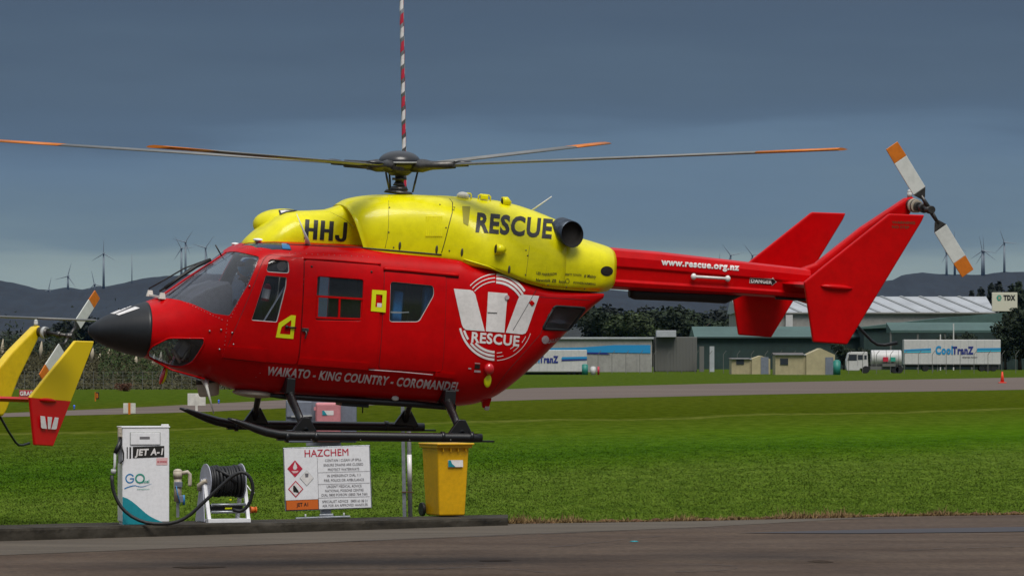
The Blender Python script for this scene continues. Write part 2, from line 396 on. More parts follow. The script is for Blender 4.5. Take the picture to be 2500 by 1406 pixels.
REAR = [(1290, 560, 702, .755, 2.4, 8, .3), (1340, 566, 708, .70, 2.3, 8, .34), (1380, 573, 711, .65, 2.3, 7, .36), (1420, 584, 713, .58, 2.3, 6, .38), (1450, 593, 714, .52, 2.4, 4, .4), (1472, 600, 712, .44, 2.4, 3.2, .42), (1484, 606, 706, .34, 2.4, 3, .45)]
FAIR = [(592, 588, 625, .12, 2, 6, .3), (600, 580, 625, .24, 2, 6, .3), (616, 566, 625, .34, 2.1, 6, .3), (640, 547, 625, .42, 2.2, 6, .3), (668, 528, 630, .45, 2.4, 6, .3), (700, 516, 630, .44, 2.7, 6, .3), (760, 513, 632, .42, 2.8, 6, .3), (790, 511, 633, .40, 2.8, 6, .3),
        (812, 504, 634, .36, 2.8, 6, .3), (835, 497, 635, .33, 2.8, 6, .3), (860, 496, 636, .31, 2.8, 6, .3), (900, 496, 636, .30, 2.8, 6, .3)]
CS, RS, FS = stations(COWL, 34), stations(REAR, 18), stations(FAIR, 26)
BOOM_ROWS = [(1462, 602, 704, .23), (1600, 614, 712, .22), (1800, 637, 721, .19), (1968, 656, 731, .165)]
SEC = [(.35, 0), (.80, .06), (.97, .22), (1.0, .44), (.90, .49), (.90, .76), (1.0, .81), (.92, .93), (.35, 1)]
def boom_data():
    V = []; Fc = []; n = 2*len(SEC)
    for px, t, b, hw in BOOM_ROWS:
        T, B = L(px, t), L(px, b); x = (T.x+B.x)/2
        V += [(x, -w*hw, T.z+(B.z-T.z)*v) for w, v in SEC]+[(x, w*hw, T.z+(B.z-T.z)*v) for w, v in reversed(SEC)]
    for i in range(len(BOOM_ROWS)-1):
        for k in range(n): Fc.append((i*n+k, (i+1)*n+k, (i+1)*n+(k+1) % n, i*n+(k+1) % n)[::-1])
    m = len(BOOM_ROWS); Fc.append(tuple(reversed(range(n)))); Fc.append(tuple(range((m-1)*n, m*n)))
    return V, Fc
def bvh_of(*parts):
    V = []; Fc = []
    for v, f in parts:
        o = len(V); V += [Vector(p) for p in v]; Fc += [tuple(i+o for i in q) for q in f]
    return BVHTree.FromPolygons(V, Fc)
hullD, cowlD, rearD, fairD, boomD = loft_data(HS), loft_data(CS), loft_data(RS), loft_data(FS), boom_data()
DOME = MB(); DOME.ell(L(698, 552, .22), (.39, .30, .20), 32, 18)
BV_RED = bvh_of(hullD); BV_ALL = bvh_of(hullD, cowlD, rearD, fairD, boomD, (DOME.v, DOME.f))
def hit(px, py, bv=None, out=.0, near=True):
    if near:                                      # just off the edge: take the nearest spot of the hull
        for r in (0, 3, 6, 10, 15, 22, 30):
            for dx, dy in ((0, 1), (1, 1), (-1, 1), (1, 0), (-1, 0), (0, -1)):
                h = hit(px+dx*r, py+dy*r, bv, out, False)
                if h is not None: return h
        return None
    d = ray(px, py); loc, n, i, t = (bv or BV_ALL).ray_cast(CAML, d)
    if loc is None: return None
    if n.dot(d) > 0: n = -n
    return loc+n*out
def hp(pts, bv=BV_RED, fall=-.6):
    """(x,z) outline on the port side of the hull for these places of the picture"""
    o = []
    for px, py in pts:
        h = hit(px, py, bv, 0, False)
        if h is None: h = L(px, py, fall)
        o.append((h.x, h.z))
    return o
def rnd(pts, r=.04, n=4):
    """round the corners of an (x,z) outline"""
    o = []; m = len(pts)
    for i in range(m):
        p, a, b = Vector(pts[i]), Vector(pts[i-1]), Vector(pts[(i+1) % m])
        k = min(r, (a-p).length*.45, (b-p).length*.45); s = p+(a-p).normalized()*k; e = p+(b-p).normalized()*k
        o += [tuple((s*(1-t)**2+p*2*t*(1-t)+e*t*t)) for t in [j/n for j in range(n+1)]]
    return o
heli = empty('helicopter', 'red rescue helicopter with yellow engine cowling hovering low over the apron', 'helicopter', HELI.translation, ROT)

# ---- openings
scr = hp([(556, 612), (634, 627), (607, 693), (561, 771), (520, 765), (470, 742), (432, 731), (398, 727)])
SCREEN = rnd(scr, .03)+[(scr[-1][0]-.45, scr[-1][1]+.10), (scr[0][0]-.55, scr[0][1]+.45)]
CHIN = rnd(hp([(360, 858), (372, 845), (412, 825), (498, 826), (499, 838), (470, 884), (441, 897), (415, 893), (362, 872)]), .04)
DOORW_T = rnd(hp([(656, 632), (704, 636), (706, 668), (649, 664)]), .04)
DOORW_B = rnd(hp([(648, 672), (700, 677), (698, 700), (676, 787), (613, 782)]), .02)
SLIDEW = rnd(hp([(773, 673), (888, 682), (883, 785), (768, 783)]), .035)
REARW = rnd(hp([(953, 687), (1058, 697), (1060, 720), (1023, 786), (950, 786)]), .04)
CLAMW = rnd(hp([(1354, 747), (1430, 752), (1394, 806), (1324, 803)]), .04)
DOOR_F = rnd(hp([(652, 622), (740, 632), (724, 890), (541, 874), (573, 806), (640, 640)]), .05)
DOOR_S = rnd(hp([(742, 634), (929, 648), (916, 900), (728, 888)]), .05)
DOOR_R = rnd(hp([(938, 658), (1088, 671), (1078, 908), (924, 900)]), .05)
OPEN = [('n', DOORW_T), ('n', DOORW_B), ('n', SLIDEW), ('n', REARW), ('n', CLAMW)]
_rw = [hit(*p, BV_RED) for p in ((588, 600), (600, 594), (640, 592), (688, 592), (704, 594), (712, 612), (664, 610), (625, 605))]
ROOFW = [(p.x, p.y) for p in _rw]; ZR = max(p.z for p in _rw)
def xy_prism(pts, z0, z1, sgn=1):
    mb = MB(); mb.prism([(x, y*sgn, z0) for x, y in pts], (0, 0, z1-z0)); return raw_mesh(mb.v, mb.f)
def win_cuts(grow=0): return [('DIFFERENCE', xy_prism(ROOFW, ZR-.32, ZR+.5, q)) for q in (1, -1)]+[('DIFFERENCE', xz_prism(o, -1.4, 1.4)) for o in (SCREEN, CHIN, DOORW_T, DOORW_B, SLIDEW, REARW, CLAMW)]
bodyV = shell_data(BODY_S, 0, -.03)
body = put(smooth_from(boolean(raw_mesh(*bodyV), win_cuts()), *loft_data(BODY_S)), 'body', 'red', heli)
# inside skin, a dark trim a little within the hull
inn = shell_data(BODY_S[:int(np.searchsorted(BODY_S[:, 0], L(1385, 745).x))], -.036, -.066)
put(smooth_from(boolean(raw_mesh(*inn), win_cuts()), *loft_data(BODY_S, off=-.04)), 'cabin_lining', 'cabin_grey', heli)
nose = mesh_obj('nose_cone', *loft_data(NOSE_S, off=.006), 'nose_black', heli, smooth=True)
def door(name, outline, cuts, a=.014):
    d = shell_data(BODY_S, a, .002)
    me = boolean(raw_mesh(*d), [('INTERSECT', xz_prism(outline, -1.4, 0))]+[('DIFFERENCE', xz_prism(c, -1.4, 1)) for c in cuts])
    return put(smooth_from(me, *loft_data(BODY_S, off=a)), name, 'red', heli)
door_f = door('cockpit_door', DOOR_F, [DOORW_T, DOORW_B]); door_s = door('sliding_door', DOOR_S, [SLIDEW], .018); door_r = door('side_panel', DOOR_R, [REARW], .008)
def groove(outline, parent, r=.0045):
    pts = []
    for i in range(len(outline)):
        a, b = Vector(outline[i]), Vector(outline[(i+1) % len(outline)]); k = max(1, int((b-a).length/.06))
        pts += [a+(b-a)*j/k for j in range(k)]
    P = []
    for q in pts:
        l, n, i, t = BV_RED.ray_cast(Vector((q.x, -3, q.y)), Vector((0, 1, 0)))
        if l is not None: P.append(l+Vector((0, -.003, 0)))
    MB().tube(P+P[:2], r, 6).build('seal', 'rubber', parent)
groove(DOOR_F, door_f); groove(DOOR_S, door_s); groove(DOOR_R, door_r)
def pane(name, outline, y0, y1, m='glass', parent=None):
    me = boolean(raw_mesh(*shell_data(BODY_S, -.006, -.012)), [('INTERSECT', xz_prism(outline, y0, y1))])
    return put(smooth_from(me, *loft_data(BODY_S, off=-.008)), name, m, parent or heli)
scr_o = pane('windscreen', SCREEN, -1.4, 1.4, 'glass_screen')
pane('chin_window', CHIN, -1.4, 0, 'glass'); pane('chin_window', CHIN, 0, 1.4, 'glass')
pane('door_window', DOORW_T, -1.4, 0, parent=door_f); pane('door_window', DOORW_B, -1.4, 0, parent=door_f)
pane('door_window', DOORW_T, 0, 1.4); pane('door_window', DOORW_B, 0, 1.4)
pane('window', SLIDEW, -1.4, 0, parent=door_s); pane('window', SLIDEW, 0, 1.4)
pane('window', REARW, -1.4, 0, parent=door_r); pane('window', REARW, 0, 1.4)
pane('rear_window', CLAMW, -1.4, 0); pane('rear_window', CLAMW, 0, 1.4)
for q in (1, -1):
    me = boolean(raw_mesh(*shell_data(BODY_S, -.004, -.012)), [('INTERSECT', xy_prism(ROOFW, ZR-.32, ZR+.5, q))]); put(smooth_from(me, *loft_data(BODY_S, off=-.006)), 'roof_window', 'glass_blue', heli)
# windscreen centre post, frames
me = boolean(raw_mesh(*shell_data(BODY_S, .006, -.04)), [('INTERSECT', xz_prism(SCREEN, -.03, .03))]); put(me, 'windscreen_post', 'red', heli)
def frame_on(name, outline, r, m, parent, side=-1, out=.0):
    P = []
    for i in range(len(outline)):
        a, b = Vector(outline[i]), Vector(outline[(i+1) % len(outline)]); k = max(1, int((b-a).length/.08))
        P += [a+(b-a)*j/k for j in range(k)]
    Q = []
    for q in P:
        l, n, i, t = BV_RED.ray_cast(Vector((q.x, 3*side, q.y)), Vector((0, -side, 0)))
        if l is not None: Q.append(l+Vector((0, side*out, 0)))
    if len(Q) > 3: MB().tube(Q+Q[:1], r, 6).build(name, m, parent)
frame_on('window_frame', DOORW_T, .008, 'galv_pale', door_f, out=-.004); frame_on('window_frame', DOORW_B, .008, 'galv_pale', door_f, out=-.006)
frame_on('window_frame', SLIDEW, .009, 'red', door_s, out=.008); frame_on('window_frame', REARW, .006, 'galv_pale', door_r, out=-.004); frame_on('window_frame', CLAMW, .016, 'rubber', heli)
frame_on('chin_window_frame', CHIN, .010, 'red', heli, out=.002)
# sliding window bars in the door window
wf = MB(); 
def on(px, py, o=.0): return hit(px, py, BV_RED, o)
for a, b, w in (((772, 723), (886, 730), .035), ((829, 727), (827, 778), .028), ((771, 775), (884, 779), .035), ((775, 725), (773, 776), .03), ((884, 730), (882, 779), .012)):
    wf.bar(on(*a, -.0), on(*b, -.0), .022, w, up=(0, 1, 0) if abs(a[0]-b[0]) > 20 else (0, 1, 0))
wf.build('window_bars', 'red', door_s)
# cowlings
_v, _f = list(cowlD[0]), list(cowlD[1]); _f.pop(-2)          # the front is open: a lip and a bowl behind it
n_ = 56; o_ = len(_v); _in = [ring(CS[0], n_, -.03), ring(CS[2], n_, -.05), ring(CS[4], n_, -.07)]
_in[0] = [[p[0]+.004, p[1], p[2]] for p in _in[0]]
for r_ in _in: _v += r_
for k in range(n_): k1 = (k+1) % n_; _f += [(k, k1, o_+k1, o_+k)]+[(o_+j*n_+k, o_+j*n_+k1, o_+(j+1)*n_+k1, o_+(j+1)*n_+k) for j in range(2)]
_f.append(tuple(o_+2*n_+k for k in range(n_)))
cowl = mesh_obj('engine_cowling', _v, _f, 'yellow', heli, smooth=[abs(len(q)) == 4 for q in _f])
mesh_obj('rear_cowling', *rearD, 'yellow', heli, smooth=[True]*(len(rearD[1])-2)+[False]*2)
fair = mesh_obj('intake_fairing', *fairD, 'yellow', heli, smooth=True)
dome = DOME.build('intake_dome', 'yellow', heli)
# raised lip and the shaded side intake between fairing and cowling
# exhausts
for sgn in (-1, 1):
    e = MB(); A = L(1370, 560, -.42); B = L(1397, 572, -.73); A.y *= -sgn; B.y *= -sgn
    d = (B-A).normalized(); n = 28; u = d.orthogonal().normalized(); w = d.cross(u)
    face = Vector((.20, sgn*.95, .10)).normalized()       # the mouth is cut at a slant
    def rimp(r, k, cut, base):
        a = 2*math.pi*k/n; o = (u*math.cos(a)+w*math.sin(a))*r; p = base+o
        return p - d*((p-base).dot(face)/d.dot(face)) if cut else p
    R0, R1 = .142, .150
    rows = [[rimp(R0, k, False, A) for k in range(n)], [rimp(R1, k, True, B) for k in range(n)], [rimp(R1-.007, k, True, B) for k in range(n)], [rimp(R0-.012, k, False, A+d*.24) for k in range(n)]]
    V = [p for r in rows for p in r]
    Fc = [(i*n+k, i*n+(k+1) % n, (i+1)*n+(k+1) % n, (i+1)*n+k) for i in range(3) for k in range(n)]
    e.add(V[:3*n], Fc[:2*n], True); ex = e.build('exhaust', 'exhaust', heli)
    i_ = MB(); i_.add(V[2*n:], Fc[:n]+[tuple(range(n, 2*n))], True); i_.build('exhaust_inside', 'soot_hole_shade', ex)
# boom
boom = mesh_obj('tail_boom', *boomD, 'red', heli, bevel=.008)

# ---- print on the hull, laid by line of sight onto the surface
def hull_print(name, v2, f2, m, parent, seg=4.0, out=.0055, bv=None):
    return print_mesh(name, v2, f2, lambda x, y: hit(x, y, bv, out, False), m, parent, seg)
def hull_poly(name, pts, m, parent, out=.0055, bv=None, seg=6.0): return hull_print(name, pts, [tuple(range(len(pts)))], m, parent, seg, out, bv)
def hull_text(name, txt, a, b, h, m, parent, bold=.03, shear=0.0, out=.0055, curve=0):
    v, f = text_norm(txt, bold); a, b = Vector(a), Vector(b); r = b-a; u = Vector((r.y, -r.x)).normalized()
    rr = r.normalized()
    v = [tuple(a+r*x+u*(y*h)+rr*(shear*y*h)+u*curve*4*x*(1-x)) for x, y in v]
    return hull_print(name, v, f, m, parent, max(3.5, h*.4), out)
decal = lambda: heli
def plate_letters(name, rects, a, b, h, m, parent):
    a, b = Vector(a), Vector(b); r = b-a; u = Vector((r.y, -r.x)).normalized()
    for poly in rects: hull_poly(name, [tuple(a+r*x+u*(y*h)) for x, y in poly], m, parent, .0055, None, 6)
HG = lambda x: [[(x, 0), (x+.10, 0), (x+.10, .42), (x+.205, .42), (x+.205, 0), (x+.305, 0), (x+.305, 1), (x+.205, 1), (x+.205, .58), (x+.10, .58), (x+.10, 1), (x, 1)]]
_jo = [(.998, .26), (.985, .12), (.945, .02), (.875, -.02), (.80, .01), (.745, .09), (.725, .19), (.725, .32)]; _ji = [(.905, .26), (.90, .20), (.89, .155), (.87, .135), (.85, .145), (.83, .18), (.82, .23), (.82, .32)]
JG = [[(.905, 1), (.998, 1), (.998, .26), (.905, .26)]]+[[_jo[k], _jo[k+1], _ji[k+1], _ji[k]] for k in range(7)]
plate_letters('registration_letter', HG(0), (742, 583), (845, 590.5), 47, 'ink', fair); plate_letters('registration_letter', HG(.37), (742, 583), (845, 590.5), 47, 'ink', fair); plate_letters('registration_letter', JG, (742, 583), (845, 590.5), 47, 'ink', fair)
hull_text('rescue_lettering', 'RESCUE', (1161, 564.5), (1346, 581.5), 43, 'ink', cowl, .038)
hull_text('region_lettering', 'WAIKATO - KING COUNTRY - COROMANDEL', (649, 912.5), (1119, 952), 19.5, 'white_soft', body, .034, .22, .016)
hull_text('website_lettering', 'www.rescue.org.nz', (1613.5, 646), (1804, 660), 14, 'white_mark', boom, .05)
hull_poly('danger_arrow', [(1830.8, 677.6), (1885, 680.5), (1886, 677.8), (1895.8, 688.4), (1884, 697.3), (1884, 694.6), (1829.6, 691.5)], 'white_mark', boom, .004)
hull_poly('danger_plate', [(1831.8, 678.8), (1886.2, 681.6), (1887, 680), (1894.2, 688.4), (1885.4, 695.2), (1885.2, 693.4), (1830.8, 690.4)], 'ink', boom, .0065)
hull_text('danger_lettering', 'DANGER', (1833, 689.6), (1884, 692.6), 9.6, 'white_mark', boom, .04, out=.009)
for t, a, b, h, cv in (('LES HARRISON', (1309, 669), (1358, 671), 6.5, -3), ('EBBETT TOYOTA', (1379, 672), (1419, 674.5), 5, 0), ('# Mabry', (1425, 676.5), (1454, 679), 7.5, 0),
                       ('Newstalk ZB', (1308, 686.5), (1357, 689), 7, 0), ('kcc', (1364, 690), (1380, 691), 6.5, 0), ('POWERFARMING', (1399, 692), (1453, 696), 5, 0), ('E-2', (1109, 515), (1111, 506), 4, 0)):
    hull_text('sponsor_lettering', t, a, b, h, 'ink_soft', cowl if t == 'E-2' else bpy.data.objects['rear_cowling'], .02, .1, curve=cv)
hull_print('sponsor_emblem', *(lambda o, i: (o+i, [(k, (k+1), 25+k+1, 25+k) for k in range(24)]))(arc(1385, 686, 5, 6, 0, 360), arc(1385, 686, 3.8, 4.8, 0, 360)), 'ink_soft', bpy.data.objects['rear_cowling'], 3)
hull_text('sponsor_lettering', 'GALLAGHER', (1337, 838), (1376, 829), 8, 'white_dull', body, .03, .2)
hull_poly('sponsor_emblem', arc(1331, 829, 9, 10, 0, 360, 16), 'white_dull', body)
# round emblem with the three-bar W
E = lambda x, y: (1080+x/5.858, 660+y/5.858)
def ering(a0, a1, f0, f1, n=26, m='white_mark'):
    o = [E(760+540*f1*math.cos(R(a)), 670-620*f1*math.sin(R(a))) for a in np.linspace(a0, a1, n)]
    i = [E(760+540*f0*math.cos(R(a)), 670-620*f0*math.sin(R(a))) for a in np.linspace(a0, a1, n)]
    hull_print('emblem_ring', o+i, [(k, k+1, n+k+1, n+k) for k in range(n-1)], m, emblem, 5)
emblem = hull_poly('emblem_bar', [E(*p) for p in ((162, 262), (395, 280), (436, 296), (470, 345), (605, 870), (340, 850), (298, 822), (275, 770))], 'white_mark', body)
hull_poly('emblem_bar', [E(*p) for p in ((652, 308), (930, 330), (885, 890), (620, 870))], 'white_mark', emblem)
hull_poly('emblem_bar', [E(*p) for p in ((1382, 368), (1140, 345), (1105, 365), (1083, 405), (903, 890), (1140, 915), (1185, 900), (1210, 860))], 'white_mark', emblem)
for i, s in enumerate((1.0, .915, .83)):
    ering(133, 91, s-.022, s, 20); ering(89, 38-i*2, s-.055, s, 20)
ering(195, 268, .945, 1.0); ering(272, 338, .985, 1.0)
ering(200, 215, .86, .915, 8); ering(222, 268, .86, .915); ering(228, 268, .775, .83)
ering(331, 320, .90, .915, 8); ering(312, 301, .90, .915, 8); ering(283, 272, .90, .915, 8); ering(308, 298, .815, .83, 8); ering(282, 272, .815, .83, 8)
hull_text('emblem_lettering', 'RESCUE', E(410, 1022), E(1094, 1080), 138/5.858, 'white_mark', emblem, .032)
# yellow rescue frames round the door latches
def frame_print(name, o, i, m, parent, out=.02): hull_print(name, o+i, [(k, (k+1) % len(o), len(o)+(k+1) % len(o), len(o)+k) for k in range(len(o))], m, parent, 6, out)
K = lambda x, y: (600+x/3.905, 600+y/3.905)
frame_print('latch_frame', [K(*p) for p in ((1200, 418), (1338, 428), (1328, 635), (1188, 622))], [K(*p) for p in ((1238, 462), (1300, 467), (1292, 588), (1230, 582))], 'mark_yellow', door_s, .024)
frame_print('latch_frame', [K(*p) for p in ((430, 660), (474, 664), (450, 886), (283, 872), (312, 735))], [K(*p) for p in ((428, 708), (432, 712), (420, 845), (322, 838), (338, 775))], 'mark_yellow', door_f, .020)
hull_poly('warning_label', [K(*p) for p in ((1248, 545), (1292, 548), (1290, 586), (1246, 582))], 'white_mark', door_s, .024)
# nose mark
hull_poly('nose_mark', [(270, 767), (313, 748.5), (323, 749), (280, 768)], 'white_mark', nose, .010, BV_RED); hull_poly('nose_mark', [(283, 768.5), (330, 750), (342, 753.5), (291, 771)], 'white_mark', nose, .010, BV_RED)
# overhead windows
hull_poly('sun_shade', [(688, 594), (702, 595), (708, 602), (709, 609), (690, 608), (688, 601)], 'sky_glass_light', body, .004, BV_RED)
# small panels, vents, hatches
hull_poly('dome_mark', [(680, 514), (700, 512.5), (729, 514.5), (716, 517.5), (700, 519), (683, 526)], 'ink', dome); hull_poly('dome_mark_white', [(684, 515.5), (698, 514.5), (712, 516), (700, 517.5), (687, 522)], 'white_mark', dome, .008)
YD = lambda pts, m, nm='panel', par=None, o=.005: hull_poly(nm, pts, m, par or cowl, o)
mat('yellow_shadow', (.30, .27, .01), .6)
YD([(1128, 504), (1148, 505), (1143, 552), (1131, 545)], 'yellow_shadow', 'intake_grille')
for i in range(9):                                     # louvres
    x = 1041+i*4.6; a, b = hit(x, 529, None, .006), hit(x-.6, 577, None, .006)
    MB().bar(a, b, .012, .012, up=(0, 1, 0)).build('louvre', 'yellow', cowl)
def line_on(name, pts, r, m, parent, bv=None, out=.0, step=8):
    P = []
    for i in range(len(pts)-1):
        a, b = Vector(pts[i]), Vector(pts[i+1]); k = max(1, int((b-a).length/step))
        P += [hit(*(a+(b-a)*j/k), bv, out, False) for j in range(k)]
    P.append(hit(*pts[-1], bv, out, False)); P = [p for p in P if p is not None]
    if len(P) > 1: MB().tube(P, r, 6).build(name, m, parent)
line_on('panel_joint', [(1098, 486), (1105, 495), (1104, 520), (1096, 550), (1086, 590), (1078, 617)], .005, 'ink', cowl)
line_on('panel_joint', [(949, 490), (949, 545), (946, 580), (940, 606)], .0035, 'yellow_shadow', cowl)
line_on('panel_joint', [(718, 519), (725, 540), (738, 560), (742, 590)], .002, 'yellow_shadow', fair)
line_on('panel_joint', [(806, 518), (840, 535), (866, 556)], .0035, 'yellow_shadow', fair)
line_on('panel_joint', [(1293, 600), (1288, 640), (1282, 690)], .003, 'yellow_shadow', cowl)
line_on('panel_joint', [(700, 597), (880, 605), (985, 614), (1078, 622)], .009, 'ink', body)
line_on('cowling_edge', [(1132, 633), (1190, 650), (1286, 689), (1330, 701), (1400, 707), (1470, 711)], .008, 'yellow', cowl, out=.002)
line_on('door_rail', [(936, 657), (1000, 662), (1060, 668), (1119, 673)], .022, 'red', body, out=.012); line_on('rail_shadow', [(938, 661), (1000, 666), (1060, 672), (1119, 677)], .010, 'rubber', body, out=.006)  # the dark line below the rail paints the shadow of its overhang
line_on('door_rail', [(741, 632), (800, 635), (860, 640), (929, 646)], .012, 'red', body, out=.014)
line_on('sill_rail', [(900, 901.5), (980, 907), (1056, 914)], .006, 'white_dull', body, out=.012)
line_on('panel_joint', [(1340, 765), (1320, 815), (1240, 905), (1200, 960)], .003, 'ink', body)
line_on('panel_joint', [(1316, 725), (1440, 733)], .003, 'rubber', body); line_on('panel_joint', [(1310, 706), (1252, 806)], .0028, 'rubber', body, out=.007)
for p in ((760, 652), (906, 665)): MB().ell(hit(*p, BV_RED, .018), .014, 8, 6).build('door_bolt', 'rubber', door_s)
for p in ((976, 600), (1066, 609), (1128, 616), (1243, 658)): MB().ell(hit(*p, None, .002), (.016, .012, .048), 10, 8).build('latch_recess', 'ink_soft', cowl)
for p in ((951, 507), (949, 567), (961, 604), (1089, 556), (1097, 612), (1284, 611), (1288, 624), (1074, 500), (1283, 671), (1338, 696), (1383, 701), (1427, 705)): MB().ell(hit(*p, None, .001), .009, 8, 6).build('fastener', 'metal_dark', cowl)
# lower door step panels
def raised(name, pts, a, parent):
    me = boolean(raw_mesh(*shell_data(BODY_S, a, .004)), [('INTERSECT', xz_prism(hp(pts), -1.4, 0))]); put(smooth_from(me, *loft_data(BODY_S, off=a)), name, 'red', parent)
raised('door_foot', [(549, 845), (653, 852), (648, 884), (541, 872)], .034, door_f); raised('door_foot', [(729, 873), (900, 886), (896, 903), (725, 889)], .034, door_s); raised('hinge_cover', [(1062, 908), (1110, 914), (1106, 924), (1060, 919)], .03, body)
# scoops, handles, aerials
sc_ = MB(); a = hit(1208, 608); sc_.tube([a+Vector((0, -.05, 0)), a+Vector((.06, -.055, 0)), a+Vector((.11, -.02, .0))], [.062, .058, .03], 14); so = sc_.build('air_scoop', 'yellow', cowl)
MB().cyl(a+Vector((-.006, -.05, 0)), a+Vector((.0, -.05, 0)), .05, n=14).build('scoop_mouth', 'soot_hole_shade', so)  # flat dark disc paints the shade inside the scoop
def loop(p0, p1, hgt, m='yellow', r=.009, y=-.18):
    A, B = L(*p0, y), L(*p1, y); u = Vector((0, 0, hgt)); MB().tube([A-u*.3, A+u*.7, A+u+(B-A)*.15, B+u-(B-A)*.15, B+u*.7, B-u*.3], r, 8).build('grab_handle', m, cowl)
loop((1137, 482), (1150, 484), .05); loop((1168, 485), (1197, 488), .05)
MB().ell(L(1130, 479, -.2), (.075, .06, .05), 16, 10).build('beacon', 'white_old', cowl); MB().box(L(1182, 482, -.2), (.09, .06, .05)).build('access_step', 'yellow', cowl, .01)
sc2 = MB(); a = L(1226, 492, -.25); sc2.tube([a, a+Vector((.05, 0, .005)), a+Vector((.10, 0, -.02))], [.055, .055, .03], 12); s2 = sc2.build('air_scoop', 'yellow', cowl); MB().cyl(a-Vector((.004, 0, 0)), a-Vector((-.001, 0, 0)), .042, n=12).build('scoop_mouth', 'soot_hole_shade', s2)  # scoop is solid, its shaded opening is a dark disc
MB().tube([L(1298, 514, 0), L(1347, 480, 0)], [.010, .006], 8).build('whip_aerial', 'white_old', cowl)
MB().tube([hit(751, 596), L(748, 580, -.62), L(738, 556, -.62), L(724, 522, -.62)], [.035, .018, .008, .003], 10).build('blade_aerial', 'white_paint', heli)
MB().ell(hit(575, 593, BV_RED), (.05, .04, .018), 12, 8).build('roof_lamp', 'white_paint', heli); MB().ell(hit(632, 586, None), (.07, .05, .02), 12, 8).build('roof_lamp', 'white_paint', heli)
MB().tube([L(526, 598, -.1), L(541, 625, -.1)], .008, 8).build('pitot_probe', 'black', heli)
a = hit(1404, 820, None); 
# drain hole and rear vent, inner shade painted as flat dark discs
rc = bpy.data.objects['rear_cowling']
hull_poly('vent_hole', arc(1481, 662, 15, 12, 0, 360, 24), 'soot_hole_shade', rc, .004); hull_poly('vent_hole', arc(1481, 662, 12, 9, 0, 360, 24), 'ink', rc, .006)
# port beacon on the rear flank with its yellow chute
p = hit(1193, 900, BV_RED); MB().ell(p+Vector((0, -.02, 0)), (.062, .05, .068), 18, 12).build('red_beacon', 'red_lamp', heli)
p = hit(1190, 928, BV_RED); MB().ell(p+Vector((0, -.01, 0)), (.045, .03, .085), 14, 10).build('yellow_chute', 'mark_yellow', heli)
hull_poly('fuel_label', [(1159, 885), (1172, 886), (1172, 888), (1159, 887)], 'white_dull', body, .006); hull_poly('fuel_label', [(1159, 889), (1172, 890), (1171, 900), (1158, 899)], 'ink', body, .006)
hull_poly('fuel_label', [(1158, 903), (1173, 904), (1173, 909), (1157, 908)], 'white_dull', body, .006); hull_poly('fuel_label', [(1143, 897), (1150, 897.5), (1150, 901), (1143, 900.5)], 'white_dull', body, .006)
# fuel cap, red lever, steps of the emblem area
p = hit(1237, 726, BV_RED); MB().cyl(p+Vector((0, .01, 0)), p+Vector((0, -.02, 0)), .032, .026, 18).build('fuel_cap', 'white_dull', heli)
p = hit(1298, 740, BV_RED); MB().box(p, (.055, .03, .05), (0, R(40), 0)).build('clamshell_latch', 'red', heli, .006)
hull_poly('hatch', [E(645, 455), E(785, 460), E(780, 605), E(640, 598)], 'white_mark', emblem, .010)
line_on('hatch_hinge', [E(645, 600), E(780, 607)], .003, 'ink', emblem, out=.010)
# door handles
a = hit(699, 798, None, .03); b = hit(722, 800, None, .035); MB().tube([a, b], .010, 8).ell(a, .022, 10, 8).build('door_handle', 'black', door_f)
a = hit(744, 805, None, .025); MB().box(a, (.075, .03, .04)).tube([a, a+Vector((.015, -.02, -.04)), a+Vector((0, -.02, -.10))], .010, 8).build('door_handle', 'metal_dark', door_s, .004)
for p in ((609, 699), (567, 812), (540, 805), (512, 808), (570, 840), (536, 852)):
    h = hit(*p, None, .01)
    if h: MB().ell(h, .012, 8, 6).build('fastener', 'metal', heli)
# wipers and their white bracket
br = MB(); a = L(366, 716, .12); b = L(396, 722, -.25); br.box(a+Vector((0, 0, .0)), (.05, .03, .07), taper=1.6).box(b, (.05, .03, .07), taper=1.6).bar(a-Vector((0, 0, .02)), b-Vector((0, 0, .02)), .03, .02); br.build('wiper_bracket', 'white_old', heli)
for ptsw, r in (([(363, 705, .14), (400, 684, .12), (450, 655, .08), (512, 632, .05)], .009), ([(390, 711, -.24), (420, 690, -.2), (465, 655, -.12), (512, 636, -.06)], .012), ([(402, 704, -.22), (440, 676, -.18), (480, 650, -.1), (514, 634, -.06)], .022), ([(412, 722, -.3), (450, 690, -.26), (474, 672, -.2)], .005)):
    MB().tube([L(*q) for q in ptsw], r, 8).build('wiper', 'rubber', heli)
# undersides: rails, searchlights, camera ball, aerials
MB().tube([L(660, 965, -.45), L(700, 968, -.46), L(1000, 985, -.46), L(1112, 995, -.46)], [.02, .035, .04, .035], 8).build('underside_rail', 'black', heli)
MB().box(L(700, 940, -.55), (.10, .42, .18)).build('skid_mount', 'black', heli, .01); MB().box(L(1088, 968, -.55), (.13, .42, .16)).build('skid_mount', 'black', heli, .01)
MB().box(L(860, 985, -.3), (.32, .3, .06)).tube([L(886, 985, -.3), L(885, 1008, -.3)], .008, 8).build('cargo_hook', 'black', heli, .01)
c = L(508, 945, -.05); MB().cyl(c+Vector((-.01, 0, .06)), c+Vector((.02, 0, -.10)), .135, .115, 24).build('searchlight', 'beige', heli, .02); MB().cyl(c+Vector((-.03, 0, .13)), c+Vector((-.01, 0, .055)), .12, .145, 24).build('searchlight_collar', 'black', heli)
MB().tube([hit(500, 925, BV_RED), L(505, 945, -.5), L(522, 1010, -.5)], [.05, .018, .006], 10).build('blade_aerial', 'white_old', heli)
